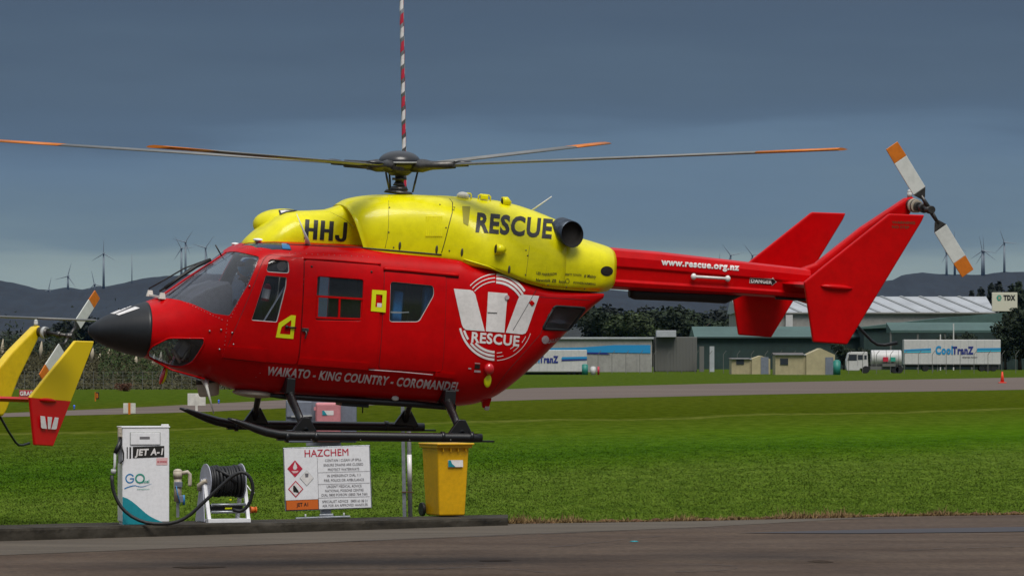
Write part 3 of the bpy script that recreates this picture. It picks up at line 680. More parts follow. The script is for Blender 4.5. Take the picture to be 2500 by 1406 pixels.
MB().ell(L(401, 917, -.15), (.03, .05, .10), 14, 10, Euler((0, R(12), 0)).to_matrix()).build('landing_light', 'mark_yellow', heli); MB().ell(L(396.5, 917, -.18), (.026, .045, .105), 14, 10, Euler((0, R(12), 0)).to_matrix()).build('landing_light', 'red_lamp', heli)
MB().ell(L(965, 972, -.5), (.045, .02, .03), 10, 8).build('blade_aerial', 'white_old', heli)
MB().box(L(1186, 983, -.2), (.12, .08, .12), taper=.6).build('tail_bumper', 'red', heli, .01); MB().box(L(1188, 996, -.2), (.07, .06, .05), taper=.7).build('strobe_lamp', 'white_old', heli, .01)
MB().tube([L(376, 880, -.3), L(420, 903, -.42), L(500, 925, -.5)], .010, 8).build('chin_rail', 'red', heli)
MB().tube([L(437, 911, -.3), L(490, 928, -.4)], .008, 8).build('chin_rail', 'galv_pale', heli)
MB().ell(L(620, 960, -.2), (.25, .3, .05), 20, 10).build('underside_radome', 'beige', heli)
# skids: port traced, starboard its mirror
SK = [(556, 1021, .012), (575, 1027, .026), (598, 1036, .038), (625, 1046, .048), (650, 1054, .052), (680, 1060, .054), (720, 1063, .054), (900, 1065, .054), (1150, 1068.5, .054), (1176, 1069, .05)]
for sgn in (1, -1):
    P = [L(x, y, -1.25) for x, y, r in SK]; fl = lambda v: Vector((v.x, v.y*sgn, v.z))
    sk = MB(); sk.tube([fl(p) for p in P], [r for *_, r in SK], 14); s = sk.build('skid', 'skid_black', heli)
    a, b = fl(L(676, 1073, -1.25)), fl(L(1205, 1077, -1.25)); MB().bar(a, b, .07, .018).build('wear_plate', 'skid_black', s)
    for q in (760, 880, 1000, 1100): MB().ell(fl(L(q, 1074, -1.30)), .012, 8, 6).build('rivet', 'metal_dark', s)
    for pts in ([(702, 945, -.62), (712, 975, -.80), (728, 1010, -1.02), (745, 1052, -1.22)], [(1086, 968, -.62), (1096, 988, -.80), (1110, 1020, -1.02), (1126, 1058, -1.22)]):
        Q = [fl(L(*q)) for q in pts]; lg = MB().tube(Q, [.062, .054, .046, .043], 12, sq=.7).build('skid_leg', 'skid_black', heli)
        e = Q[-1]; MB().prism([e+Vector((-.16, 0, -.03)), e+Vector((.16, 0, -.03)), e+Vector((.04, 0, .16)), e+Vector((-.04, 0, .16))], Vector((0, .06*sgn, 0))).build('leg_shoe', 'skid_black', lg, .01)
    for q in ((700, .06), (770, .05), (1080, .06), (1150, .05)): MB().cyl(fl(L(q[0], 1066, -1.25))-Vector((.02, 0, 0)), fl(L(q[0], 1066, -1.25))+Vector((.02, 0, 0)), .062, n=14).build('clamp', 'skid_black', s)
# boom fittings
pod = MB(); P = [L(x, y) for x, y in ((1536, 716), (1550, 716), (1700, 722), (1770, 724), (1812, 718))]; pod.tube(P, [.05, .075, .075, .085, .02], 14); pod.build('boom_pod', 'rubber', heli)
a, b = hit(1690, 675, None, .05), hit(1773, 680, None, .05); MB().tube([a, b], .017, 10).ell(a, (.035, .03, .038), 12, 8).ell(b, (.035, .03, .038), 12, 8).build('boom_handle', 'white_mark', boom)
# fins
TH = .055
PLATE = [(1962, 689), (2017, 644), (2170, 522), (2256, 525), (2249, 541), (2067, 841), (1984, 835)]
def plate(sgn):
    P = [L(x, y, -1.33) for x, y in PLATE]; P = [Vector((p.x, p.y*sgn, p.z)) for p in P]
    o = MB().prism([p-Vector((0, TH/2*-1, 0)) for p in P], (0, -TH, 0)).build('endplate', 'red', heli, .018, 3)
    fr = MB(); c = L(2040, 701, -1.33); c.y = sgn*(c.y-TH/2); fr.ell(c, (.20, .045, .035), 18, 8); fr.build('stabiliser_tip', 'red', o)
    return o
p1, p2 = plate(1), plate(-1)
a, b = L(1992, 697, -1.33), L(2098, 707, -1.33); tr = Vector((0, 2.66, 0))
prof = [a, a+(b-a)*.15+Vector((0, 0, .035)), a+(b-a)*.5+Vector((0, 0, .04)), b, a+(b-a)*.5+Vector((0, 0, -.035)), a+(b-a)*.15+Vector((0, 0, -.035))]
MB().prism([p+Vector((0, .03, 0)) for p in prof], (0, 2.60, 0)).build('stabiliser', 'red', heli, .008)
fin = MB(); FP = [L(x, y, 0) for x, y in ((1900, 668), (1955, 655), (1990, 642), (2100, 555), (2208, 484), (2230, 480), (2220, 520), (2130, 640), (2075, 735), (2060, 752), (1990, 748), (1950, 735))]
fin.prism([p+Vector((0, .07, 0)) for p in FP], (0, -.14, 0)); fin.build('tail_fin', 'red', heli, .04, 3)
MB().cyl(L(2221, 482), L(2221, 470), .032, .03, 12).ell(L(2221, 469), (.03, .03, .035), 12, 8).build('fin_beacon', 'galv_pale', heli)
sk_ = MB(); sk_.tube([L(2050, 742), L(2095, 797), L(2128, 832), (L(2142, 841)), L(2160, 842), L(2190, 837)], [.02, .018, .018, .018, .018, .022], 10); sk_.build('tail_skid', 'black', heli)
MB().tube([L(1893, 727, -.1), L(1968, 732, -.1)], .018, 8).build('boom_tube', 'black', heli)
for t, q in (('WARNING', 546), ('NO STEP', 557)):
    v, f = text_norm(t, .02); n0 = -1.33-TH/2-.003
    print_mesh('warning_lettering', [(2178+(56 if q == 546 else 42)*x, q+1.5*x-6*y) for x, y in v], f, lambda x, y: L(x, y, n0), 'ink_soft', p1)
hub_t = L(2270, 512, -.62)
tb = MB(); g0 = L(2224, 500, -.06); tb.tube([g0, g0+(hub_t-g0)*.3], [.075, .07], 16).tube([g0+(hub_t-g0)*.3, g0+(hub_t-g0)*.42], .055, 16).tube([g0+(hub_t-g0)*.42, hub_t], [.028, .028], 12).tube([g0+(hub_t-g0)*.62, g0+(hub_t-g0)*.72], .06, 16); tb.build('tail_gearbox', 'metal_dark', heli, .005)
MB().cyl(g0+(hub_t-g0)*.15, g0+(hub_t-g0)*.22, .085, n=18).cyl(g0+(hub_t-g0)*.30, g0+(hub_t-g0)*.34, .078, n=18).build('gearbox_ring', 'beige', heli)
def tail_rotor(parent, ang):
    o = MB().cyl(hub_t+Vector((0, .05, 0)), hub_t-Vector((0, .07, 0)), .045, n=14).ell(hub_t, (.07, .05, .05), 12, 8).build('tail_rotor_hub', 'metal_dark', parent)
    for s in (0, 180):
        q = Matrix.Rotation(R(ang+s), 4, 'Y'); z = Vector
        def T(x, y, w): return hub_t+(q @ Vector((x, y, w)))
        MB().tube([T(.02, 0, 0), T(.20, 0, 0)], [.03, .02], 10).build('blade_grip', 'metal_dark', o)
        P = lambda x0, x1, c0, c1, m, nm: MB().prism([T(x0, .008, -c0), T(x1, .008, -c1), T(x1, .008, c1*.8), T(x0, .008, c0*.8)], (0, -.018, 0)).build(nm, m, o, .004)
        P(.16, .26, .03, .10, 'metal_dark', 'blade_root'); b_ = P(.26, .70, .10, .10, 'blade_white', 'tail_rotor_blade'); t_ = P(.7015, .90, .10, .095, 'orange', 'blade_tip')
    return o
tr_o = tail_rotor(heli, 52)
# main rotor: head, controls, four blades
HUB = L(975, 408, 0)
ms = MB(); B0 = L(973, 474); ms.cyl(B0, L(974, 466), .175, .15, 28).cyl(L(974, 466), L(974, 455), .11, .09, 24).cyl(L(974, 455), L(975, 446), .075, .055, 20).cyl(L(975, 446), L(975, 405), .05, .05, 20).cyl(L(975, 440), L(975, 434), .085, n=20).build('rotor_mast', 'metal_dark', heli)
for dx, y_ in ((-1, -.1), (1, -.1), (-.4, .16), (.5, .14)):
    a = Vector((B0.x+dx*.14, y_, B0.z+.03)); b = Vector((HUB.x+dx*.20, y_, HUB.z-.02)); MB().tube([a, a+(b-a)*.5, b], [.010, .013, .010], 8).build('pitch_link', 'metal_dark', heli)
hd = empty('rotor_head'); hd.parent = heli; hd.location = HUB
sx, sy, cone = .0064, .0495, .2525/5.5
up_w = Vector((sx, -sy, 1)).normalized()                       # disc normal in the world
def rotor(parent, hubloc, hm, az, cone, R1=5.55):
    """hm: the helicopter's matrix; az: blade azimuths in the world"""
    inv = hm.to_3x3().inverted(); out = []
    hub = MB()
    n = (inv @ up_w).normalized(); u = n.orthogonal().normalized(); w = n.cross(u)
    K_ = Matrix((u, w, n)).transposed()
    hub.tube([hubloc-n*.06, hubloc+n*.05], [.17, .19], 20).tube([hubloc-n*.10, hubloc-n*.06], [.10, .15], 20)
    h = hub.build('rotor_hub', 'metal_dark', parent, .01)
    cap = MB(); cap.ell(hubloc+n*.06, (.245, .245, .13), 28, 14, K_); cap.build('hub_cap', 'cab_dark', parent)
    MB().cyl(hubloc+n*.045, hubloc+n*.062, .26, n=28).build('hub_plate', 'galv_pale', parent)
    for a in az:
        d = Vector((math.cos(R(a)), math.sin(R(a)), 0)); d.z = -(d.x*up_w.x+d.y*up_w.y)/up_w.z; d = (d.normalized()+Vector((0, 0, 1))*cone).normalized()
        d = inv @ d; c = n.cross(d).normalized(); nn = d.cross(c)
        T = lambda r, k, z: hubloc+d*r+c*k+nn*z
        gp = MB().tube([T(.12, 0, 0), T(.30, 0, 0), T(.42, 0, 0), T(.72, 0, 0)], [.065, .075, .05, .045], 12)
        gp.bar(T(.28, .04, -.02), T(.30, .20, -.03), .05, .04).bar(T(.70, 0, 0), T(.88, 0, 0), .08, .05); gp.build('blade_grip', 'metal_dark', h)
        MB().ell(T(.80, .10, .02), (.11, .05, .03), 10, 8).build('vibration_damper', 'cab_dark', h)
        def aero(r0, r1, nm, m, par, ch=.16):
            pr = [(-1, 0), (-.8, .5), (-.4, .75), (.2, .55), (1, 0), (.2, -.35), (-.4, -.45), (-.8, -.35)]; th = .028
            V = [T(r, k*ch, z*th) for r in (r0, r1) for k, z in pr]; k_ = len(pr)
            return mesh_obj(nm, V, [(i, (i+1) % k_, k_+(i+1) % k_, k_+i) for i in range(k_)]+[tuple(reversed(range(k_))), tuple(range(k_, 2*k_))], m, par, smooth=[True]*k_+[False]*2)
        b_ = aero(.80, 4.55, 'rotor_blade', 'blade_grey', parent); aero(4.552, R1, 'blade_tip', 'orange', b_); out.append(b_)
    return h
mat('cab_dark', (.018, .018, .020), .3, coat=.2)
hd_obj = rotor(heli, HUB, HELI, (-26, 64, 154, 244), cone)
bpy.data.objects.remove(hd)
# ---- cabin
def xz(px, py, y): return L(px, py, y)
fl = MB(); A, B = L(585, 905), L(1150, 935); fl.box(((A.x+B.x)/2, 0, (A.z+B.z)/2-.0), (B.x-A.x, 1.2, .04), (0, 0, 0)); fl.build('cabin_floor', 'cabin_dark', heli)
def seat(px, py, y, m='seat_black', s=1.0, head=True):
    c = L(px, py, y); g = MB(); g.box(c, (.46*s, .46, .12)).box(c+Vector((.25*s, 0, .34)), (.11, .44, .66), (0, R(-9), 0)).box(c+Vector((0, 0, -.18)), (.36, .34, .25))
    if head: g.box(c+Vector((.32*s, 0, .74)), (.10, .26, .18), (0, R(-6), 0))
    return g.build('seat', m, heli, .035, 3)
seat(606, 846, .36); seat(640, 850, -.30); seat(820, 800, .35, 'seat_black'); seat(1000, 812, -.1, 'seat_blue'); seat(1000, 812, .42, 'seat_blue'); seat(1060, 815, .15, 'seat_blue')
pn = MB(); pn.box(L(470, 800, 0), (.30, .95, .34), (0, R(20), 0)).box(L(505, 850, 0), (.35, .30, .35)); pn.build('instrument_panel', 'cabin_grey', heli, .03)
MB().tube([L(600, 815, .3), L(590, 770, .3), L(575, 745, .3)], .014, 8).ell(L(574, 740, .3), (.03, .03, .05), 10, 8).build('control_stick', 'black', heli)
MB().tube([L(560, 815, -.3), L(552, 775, -.3)], .014, 8).ell(L(552, 770, -.3), (.03, .03, .05), 10, 8).build('control_stick', 'black', heli)
MB().box(L(735, 770, 0), (.04, 1.35, .95)).box(L(735, 680, .45), (.05, .4, .4)).build('bulkhead', 'cabin_dark', heli)
MB().bar(L(695, 700, -.70), L(640, 790, -.70), .012, .035, up=(0, 1, 0)).build('shoulder_strap', 'lavender', heli)
MB().tube([L(684, 668, -.66), L(678, 720, -.66), L(672, 735, -.66)], .007, 8).build('cable', 'beige', heli); MB().cyl(L(688, 650, -.64), L(688, 650, -.60), .055, n=20).build('hanging_lamp', 'beige', heli)
MB().box(L(1010, 720, .2), (.05, 1.0, .3)).box(L(985, 740, .3), (.4, .3, .5)).build('rear_cabinet', 'seat_blue', heli, .02); MB().box(L(1012, 700, -.25), (.16, .2, .9)).build('equipment_rack', 'cabin_dark', heli, .01)
MB().prism([L(x, y)+Vector((0, -.50, 0)) for x, y in ((428, 742), (446, 722), (480, 702), (536, 684), (544, 700), (546, 775), (520, 790), (470, 775))], (0, 1.0, 0)).build('coaming', 'cabin_grey', heli, .03, 3)
MB().box(L(440, 852, -.15), (.10, .3, .18), (0, R(30), 0)).box(L(462, 850, .2), (.16, .2, .2)).build('pedals', 'galv_pale', heli, .02); MB().tube([L(420, 850, -.3), L(440, 885, -.3)], .02, 8).tube([L(405, 850, -.1), L(418, 880, -.1)], .02, 8).tube([L(470, 840, -.25), L(445, 880, -.3)], .015, 8).build('pedal_arm', 'beige', heli)
pp = MB(); a = L(985, 790, -.66); pp.bar(L(953, 762, -.70), L(978, 763, -.70), .02, .03, up=(0, 1, 0)).bar(L(978, 763, -.70), L(998, 762, -.70), .012, .02, up=(0, 1, 0)); pp.build('cabin_rail', 'galv_pale', heli)
MB().box(L(968, 752, -.58), (.12, .12, .40)).build('seat_back', 'seat_bright', heli, .03, 3); MB().box(L(1044, 742, -.56), (.12, .14, .42)).build('seat_back', 'seat_bright', heli, .03, 3)
# fire extinguisher carried behind the port door window
def in_heli(o): o.matrix_world = HELI; return o
fe = empty('fire_extinguisher', 'red fire extinguisher with white label seen through the cockpit door window', 'fire extinguisher'); c = L(646, 735, -.62)
fe.matrix_world = HELI @ Matrix.Translation(c); 
MB().cyl((0, 0, 0), (.02, 0, .17), .045, n=18).cyl((.02, 0, .17), (.025, 0, .20), .045, .02, 18).build('cylinder_body', 'red_print', fe); MB().cyl((.0035, 0, .03), (.016, 0, .14), .0465, n=18, cap=False).build('paper_label', 'white_mark', fe)
MB().cyl((.025, 0, .20), (.028, 0, .23), .014, n=10).bar((.028, 0, .23), (.085, 0, .245), .012, .012).build('valve', 'black', fe)
# pilot
def skin_body(name, nodes, edges, m, parent, sub=2):
    me = bpy.data.meshes.new(name); me.from_pydata([n[0] for n in nodes], edges, []); o = bpy.data.objects.new(name, me); COL.objects.link(o)
    md = o.modifiers.new('s', 'SKIN'); md.use_smooth_shade = True
    for i, n in enumerate(nodes): me.skin_vertices[0].data[i].radius = (n[1], n[2] if len(n) > 2 else n[1])
    me.skin_vertices[0].data[0].use_root = True
    sb = o.modifiers.new('d', 'SUBSURF'); sb.levels = sub; sb.render_levels = sub
    dg = bpy.context.evaluated_depsgraph_get(); dg.update(); r = bpy.data.meshes.new_from_object(o.evaluated_get(dg)); bpy.data.objects.remove(o)
    r.materials.clear(); r.materials.append(MATS[m]); q = bpy.data.objects.new(name, r); return link(q, parent)
pil = empty('person', 'pilot in pale blue helmet and dark flight suit seated inside the red helicopter', 'person')
seat_c = L(588, 832, .36); pil.matrix_world = HELI @ Matrix.Translation(seat_c)
N = [((0, 0, .12), .15, .12), ((.06, 0, .34), .15, .11), ((.07, 0, .52), .17, .11), ((.06, 0, .62), .06, .06), ((.03, 0, .70), .05, .06),
     ((.07, .19, .55), .065), ((-.02, .26, .32), .05), ((-.24, .20, .26), .04), ((.07, -.19, .55), .065), ((-.02, -.27, .32), .05), ((-.26, -.18, .22), .04),
     ((-.02, .10, .10), .10), ((-.42, .13, .12), .08), ((-.50, .13, -.24), .055), ((-.62, .13, -.28), .04), ((-.02, -.10, .10), .10), ((-.42, -.13, .12), .08), ((-.50, -.13, -.24), .055), ((-.62, -.13, -.28), .04)]
skin_body('body', N, [(0, 1), (1, 2), (2, 3), (3, 4), (2, 5), (5, 6), (6, 7), (2, 8), (8, 9), (9, 10), (0, 11), (11, 12), (12, 13), (13, 14), (0, 15), (15, 16), (16, 17), (17, 18)], 'suit', pil)
hd_ = MB(); hd_.ell((.01, 0, .79), (.095, .075, .12), 20, 14).ell((-.085, 0, .78), (.025, .014, .025), 10, 8).ell((-.06, 0, .72), (.035, .03, .02), 10, 8); hdo = hd_.build('head', 'skin', pil)
for s in (-1, 1): MB().ell((-.072, s*.03, .81), .012, 8, 6).build('eye', 'white_mark', hdo)
MB().ell((-.072, 0, .735), (.012, .022, .006), 8, 6).build('mouth', 'pink', hdo)
hl = MB(); hl.ell((.035, 0, .84), (.135, .125, .125), 22, 14).ell((.04, .10, .77), (.05, .035, .06), 12, 8).ell((.04, -.10, .77), (.05, .035, .06), 12, 8); hlo = hl.build('helmet', 'helmet', pil)
MB().ell((-.065, 0, .885), (.05, .10, .04), 14, 8).build('visor', 'black', hlo); MB().tube([(.02, -.13, .76), (-.05, -.10, .72), (-.09, -.03, .715)], .008, 8).build('microphone', 'black', hlo)
for s in (-1, 1):
    px_, py_ = (-.24, .20) if s > 0 else (-.26, -.18); z0 = .26 if s > 0 else .22
    hn = MB(); hn.ell((px_-.05, py_, z0), (.05, .022, .04), 12, 8)
    for k in range(4): hn.tube([(px_-.08, py_, z0+.028-.019*k), (px_-.125, py_-.01*s, z0+.03-.019*k), (px_-.13+.004*k, py_-.035*s, z0+.027-.019*k), (px_-.10, py_-.045*s, z0+.025-.019*k)], [.0095, .009, .0085, .007], 8)
    hn.tube([(px_-.03, py_, z0+.035), (px_-.06, py_-.03*s, z0+.055), (px_-.09, py_-.045*s, z0+.05)], [.011, .010, .008], 8); hn.build('hand', 'skin', pil)

rv = MB()
for a, b, n in (((648, 628), (578, 800), 22), ((632, 632), (562, 778), 18), ((578, 603), (640, 612), 12), ((446, 735), (545, 782), 14), ((556, 778), (546, 866), 9), ((745, 640), (740, 700), 5), ((890, 684), (886, 780), 8), ((640, 905), (620, 925), 2), ((700, 618), (920, 628), 16)):
    for k in range(n):
        h = hit(a[0]+(b[0]-a[0])*(k+.5)/n, a[1]+(b[1]-a[1])*(k+.5)/n, None, .003, False)
        if h: rv.ell(h, .0045, 6, 4)
o = rv.build('rivets', 'metal', body); o['kind'] = 'stuff'
for a, b in (((1040, 688), (1045, 770)), ): pass
# ------------------------------------------------------------------ ground
def ground_mat(name, fn, rough=.9, spec=.2):
    m = bpy.data.materials.new(name); m.use_nodes = True; nt = m.node_tree; p = nt.nodes['Principled BSDF']
    p.inputs['Roughness'].default_value = rough; p.inputs['Specular IOR Level'].default_value = spec
    fn(nt, p); MATS[name] = m
def noise(nt, scale, stretch=(1, 1, 1), detail=6, rough=.55):
    t = nt.nodes.new('ShaderNodeNewGeometry'); q = nt.nodes.new('ShaderNodeMapping'); q.inputs['Scale'].default_value = stretch
    n = nt.nodes.new('ShaderNodeTexNoise'); n.inputs['Scale'].default_value = scale; n.inputs['Detail'].default_value = detail; n.inputs['Roughness'].default_value = rough
    nt.links.new(t.outputs['Position'], q.inputs[0]); nt.links.new(q.outputs[0], n.inputs[0]); return n.outputs[0]
def ramp(nt, src, pts):
    r = nt.nodes.new('ShaderNodeValToRGB'); r.color_ramp.elements[0].position = pts[0][0]; r.color_ramp.elements[0].color = c4(pts[0][1])
    r.color_ramp.elements[1].position = pts[-1][0]; r.color_ramp.elements[1].color = c4(pts[-1][1])
    for a, b in pts[1:-1]: e = r.color_ramp.elements.new(a); e.color = c4(b)
    nt.links.new(src, r.inputs[0]); return r.outputs[0]
def mixc(nt, f, a, b, mode='MIX'):
    x = nt.nodes.new('ShaderNodeMix'); x.data_type = 'RGBA'; x.blend_type = mode
    if isinstance(f, (int, float)): x.inputs[0].default_value = f
    else: nt.links.new(f, x.inputs[0])
    nt.links.new(a, x.inputs[6]); nt.links.new(b, x.inputs[7]); return x.outputs[2]
_1, _2, _3, _4 = (.034, .072, .001), (.052, .096, .003), (.078, .120, .008), (.074, .088, .004)
TURF = [(55, (.078, .132, .012)), (98, (.084, .138, .014)), (109, (.056, .114, .005)), (117, (.038, .092, .003)), (127, (.050, .110, .005)), (150, (.058, .096, .007)), (175, (.052, .078, .006)), (178.5, (.092, .110, .018)), (182, (.044, .064, .004)), (240, (.056, .074, .006)), (300, (.050, .082, .008)), (399, (.055, .086, .010))]
def turf(nt):
    # mown in bands that run obliquely across the field, mottled by moisture and clover
    g = nt.nodes.new('ShaderNodeNewGeometry'); s = nt.nodes.new('ShaderNodeSeparateXYZ'); nt.links.new(g.outputs['Position'], s.inputs[0])
    t = nt.nodes.new('ShaderNodeMath'); t.operation = 'MULTIPLY_ADD'; t.inputs[1].default_value = -1.8; nt.links.new(s.outputs[0], t.inputs[0]); nt.links.new(s.outputs[1], t.inputs[2])
    w = nt.nodes.new('ShaderNodeMath'); w.operation = 'MULTIPLY_ADD'; w.inputs[1].default_value = 22; nt.links.new(noise(nt, 1.0, (.16, .03, 1), 4), w.inputs[0]); nt.links.new(t.outputs[0], w.inputs[2])
    d = nt.nodes.new('ShaderNodeMath'); d.operation = 'MULTIPLY_ADD'; d.inputs[1].default_value = 1/400; d.inputs[2].default_value = -11/400; nt.links.new(w.outputs[0], d.inputs[0])
    a = ramp(nt, d.outputs[0], [(p/400, col) for p, col in TURF])
    b = ramp(nt, noise(nt, 1.0, (1.9, .42, 1), 6, .6), [(.30, (.66, .72, .60)), (.48, (.98, .98, .95)), (.66, (1.34, 1.24, 1.5))])
    e = ramp(nt, noise(nt, 1.0, (7.0, 1.8, 1), 5, .7), [(.34, (.80, .82, .78)), (.6, (1.12, 1.10, 1.10))])
    return mixc(nt, 1.0, mixc(nt, 1.0, a, b, 'MULTIPLY'), e, 'MULTIPLY')
def f_grass(nt, p): nt.links.new(turf(nt), p.inputs['Base Color'])
ground_mat('grass_ground', f_grass, .95, .0)
def f_blade(nt, p):
    a = turf(nt)
    g = nt.nodes.new('ShaderNodeNewGeometry')
    b = ramp(nt, g.outputs['Random Per Island'], [(0, (.88, .90, .88)), (.9, (1.12, 1.12, 1.05)), (.992, (1.16, 1.15, 1.1)), (1, (1.8, 1.7, 1.7))])
    nt.links.new(mixc(nt, 1.0, a, b, 'MULTIPLY'), p.inputs['Base Color'])
    va = nt.nodes.new('ShaderNodeVectorMath'); va.operation = 'MULTIPLY_ADD'; va.inputs[1].default_value = (.2, .2, .2); va.inputs[2].default_value = (0, 0, 1)   # blades lean every way: lit as a lawn
    vn = nt.nodes.new('ShaderNodeVectorMath'); vn.operation = 'NORMALIZE'; nt.links.new(g.outputs['Normal'], va.inputs[0]); nt.links.new(va.outputs[0], vn.inputs[0]); nt.links.new(vn.outputs[0], p.inputs['Normal'])
ground_mat('grass_blades', f_blade, .8, .05)
def f_tarmac(nt, p):
    a = ramp(nt, noise(nt, 1.0, (.35, .55, 1), 8, .65), [(.33, (.058, .039, .027)), (.5, (.080, .056, .040)), (.7, (.104, .076, .054))])
    b = ramp(nt, noise(nt, 9, (1, .5, 1), 8, .85), [(.34, (.62, .62, .62)), (.5, (1, 1, 1)), (.66, (1.4, 1.38, 1.34))])
    nt.links.new(mixc(nt, 1.0, a, b, 'MULTIPLY'), p.inputs['Base Color'])
    rr = ramp(nt, noise(nt, 1.0, (.12, .9, 1), 4), [(.42, (.75, .75, .75)), (.7, (.95, .95, .95))]); nt.links.new(rr, p.inputs['Roughness'])
ground_mat('tarmac', f_tarmac, .9, .12)
def f_strip(nt, p):
    a = ramp(nt, noise(nt, 1.0, (.25, 1.6, 1), 6, .6), [(.33, (.070, .056, .042)), (.7, (.116, .096, .072))])
    b = ramp(nt, noise(nt, 22, (1, 1, 1), 3, .8), [(.3, (.8, .8, .8)), (.7, (1.2, 1.2, 1.2))])
    nt.links.new(mixc(nt, 1.0, a, b, 'MULTIPLY'), p.inputs['Base Color'])
ground_mat('concrete_strip', f_strip, .85, .25)
def f_kerb(nt, p):
    a = ramp(nt, noise(nt, 2.2, (1, 1, 2), 7, .65), [(.32, (.014, .012, .009)), (.5, (.034, .029, .021)), (.7, (.064, .056, .044))])
    nt.links.new(a, p.inputs['Base Color'])
ground_mat('kerb_concrete', f_kerb, .9, .2)
def f_runway(nt, p):
    a = ramp(nt, noise(nt, 1.0, (.03, .2, 1), 5), [(.35, (.112, .084, .070)), (.65, (.150, .118, .098))]); nt.links.new(a, p.inputs['Base Color'])
ground_mat('runway_asphalt', f_runway, .9, .2)
def f_damp(nt, p): p.inputs['Base Color'].default_value = (.040, .030, .027, 1)
ground_mat('damp', f_damp, .45, .3)
mat('soil', (.11, .055, .025), .95, noise=(3, .5)); mat('dead_grass', (.26, .17, .07), .9, noise=(4, .4))
def sheet(name, pts, z, m, sub=0, kind='structure'):
    o = mesh_obj(name, [(p[0], p[1], z) for p in pts], [tuple(range(len(pts)))], m); return tag(o, kind=kind)
sheet('grass_field', [(-9000, -300), (9000, -300), (9000, 12000), (-9000, 12000)], 0, 'grass_ground')
# apron edge with the grass, from left to right
ag = [G(-600, 1292), G(0, 1283), G(1242, 1279), G(1700, 1272), G(2200, 1260), G(2500, 1256), G(3300, 1247)]
zg = lambda P: [(p.x, p.y) for p in P]
apron = [(-60, 20)]+[(-60, ag[0].y-2)]+zg(ag)+[(60, ag[-1].y+6), (60, 20)]
sheet('apron', apron, .004, 'tarmac')
st = [G(-600, 1318), G(0, 1308), G(1242, 1278), G(1700, 1271.6), G(2200, 1262), G(2060, 1268), G(1700, 1288), G(1240, 1306), G(600, 1332), G(0, 1356), G(-600, 1378)]
sheet('concrete_margin', zg(st), .008, 'concrete_strip')
# damp patches and the seam
sheet('damp_patch', zg([G(1800, 1302), G(2100, 1294), G(2500, 1287), G(2700, 1284), G(2700, 1295), G(2400, 1300), G(2100, 1303)]), .012, 'damp')
seam = [G(600+90*i, 1333-1.5*i-((90*i)/1000)*22+random.uniform(-.8, .8)) for i in range(14)]
sm = MB()
for i in range(13):
    a, b = seam[i], seam[i+1]; w = random.uniform(.02, .08); sm.add([(a.x, a.y, .013), (b.x, b.y, .013), (b.x, b.y+w, .013), (a.x, a.y+w, .013)], [(0, 1, 2, 3)])
tag(sm.build('apron_seam', 'ink', None), kind='structure')
mat('oil', (.062, .044, .031), .9, spec=.05, noise=(3, .3)); rs_ = random.Random(12)
for i in range(3):
    px, py = rs_.uniform(100, 2450), rs_.uniform(1325, 1392); p = G(px, py); n = 22; ph = [rs_.uniform(0, 6.28) for _ in range(3)]; rx_0, ry_0 = rs_.uniform(.10, .35), rs_.uniform(.10, .6)
    q_ = [(p.x+rx_0*math.cos(t)*(1+.25*math.sin(3*t+ph[0])+.15*math.sin(7*t+ph[1])), p.y+ry_0*math.sin(t)*(1+.25*math.sin(2*t+ph[2]))) for t in [2*math.pi*k/n for k in range(n)]]
    sheet('oil_stain', q_, .008+.0005*i, 'oil')
for i in range(5):                                            # cracks
    x, y = G(rs_.uniform(100, 2300), rs_.uniform(1335, 1400)).xy; cm = MB(); a0 = rs_.uniform(-.5, .5)
    for k in range(14):
        x2, y2 = x+.16*math.cos(a0), y+.5*math.sin(a0+.35)*.6; w = rs_.uniform(.006, .016); cm.add([(x, y, .0145), (x2, y2, .0145), (x2, y2+w*4, .0145), (x, y+w*4, .0145)], [(0, 1, 2, 3)]); x, y = x2, y2; a0 += rs_.uniform(-.5, .5)
    tag(cm.build('apron_crack', 'ink'), kind='structure')
# runway
rn = [(-300, 1030), (0, 1018), (300, 1011), (500, 1005), (700, 996), (1300, 976), (1850, 963), (2500, 951), (3100, 944)]
rf = [(3100, 914), (2500, 921), (1850, 934), (1300, 947), (700, 976), (500, 986), (300, 996), (0, 1009), (-300, 1019)]
sheet('runway', zg([G(*p) for p in rn+rf]), .006, 'runway_asphalt')
# fuel pad
def padz(x): return .17 if x < -6 else (.17-.06*(x+6)/6.2 if x < .2 else .11)
fr = [G(-700, 1300, .17), G(0, 1290.5, .17), G(660, 1277, .14), G(1150, 1266, .115), G(1240, 1264.5, .11)]
rk = random.Random(3); PV = []; NP = 220; frx = [p.x for p in fr]; fry = [p.y for p in fr]
for i in range(NP+1):                                        # cast concrete with a worn arris
    x = frx[0]+(frx[-1]-frx[0])*i/NP; y = float(np.interp(x, frx, fry)); z = padz(x); j1, j2 = rk.uniform(-.008, .008), rk.uniform(-.006, .004)
    PV += [(x, y-.012+j1*.5, -.02), (x, y+j1*.4, z*.55), (x, y+.004+j1, z-.03+j2), (x, y+.028+j1, z+j2*.4), (x, y+.25, z), (x, y+1.55, z), (x, y+1.55, -.02)]
PF = [(i*7+k, (i+1)*7+k, (i+1)*7+k+1, i*7+k+1) for i in range(NP) for k in range(6)]+[tuple(range(7)), tuple(reversed(range(NP*7, NP*7+7)))]
tag(mesh_obj('fuel_pad', PV, PF, 'kerb_concrete'), kind='structure')
def on_pad(px, py):
    p = G(px, py, .14)
    return G(px, py, padz(p.x))
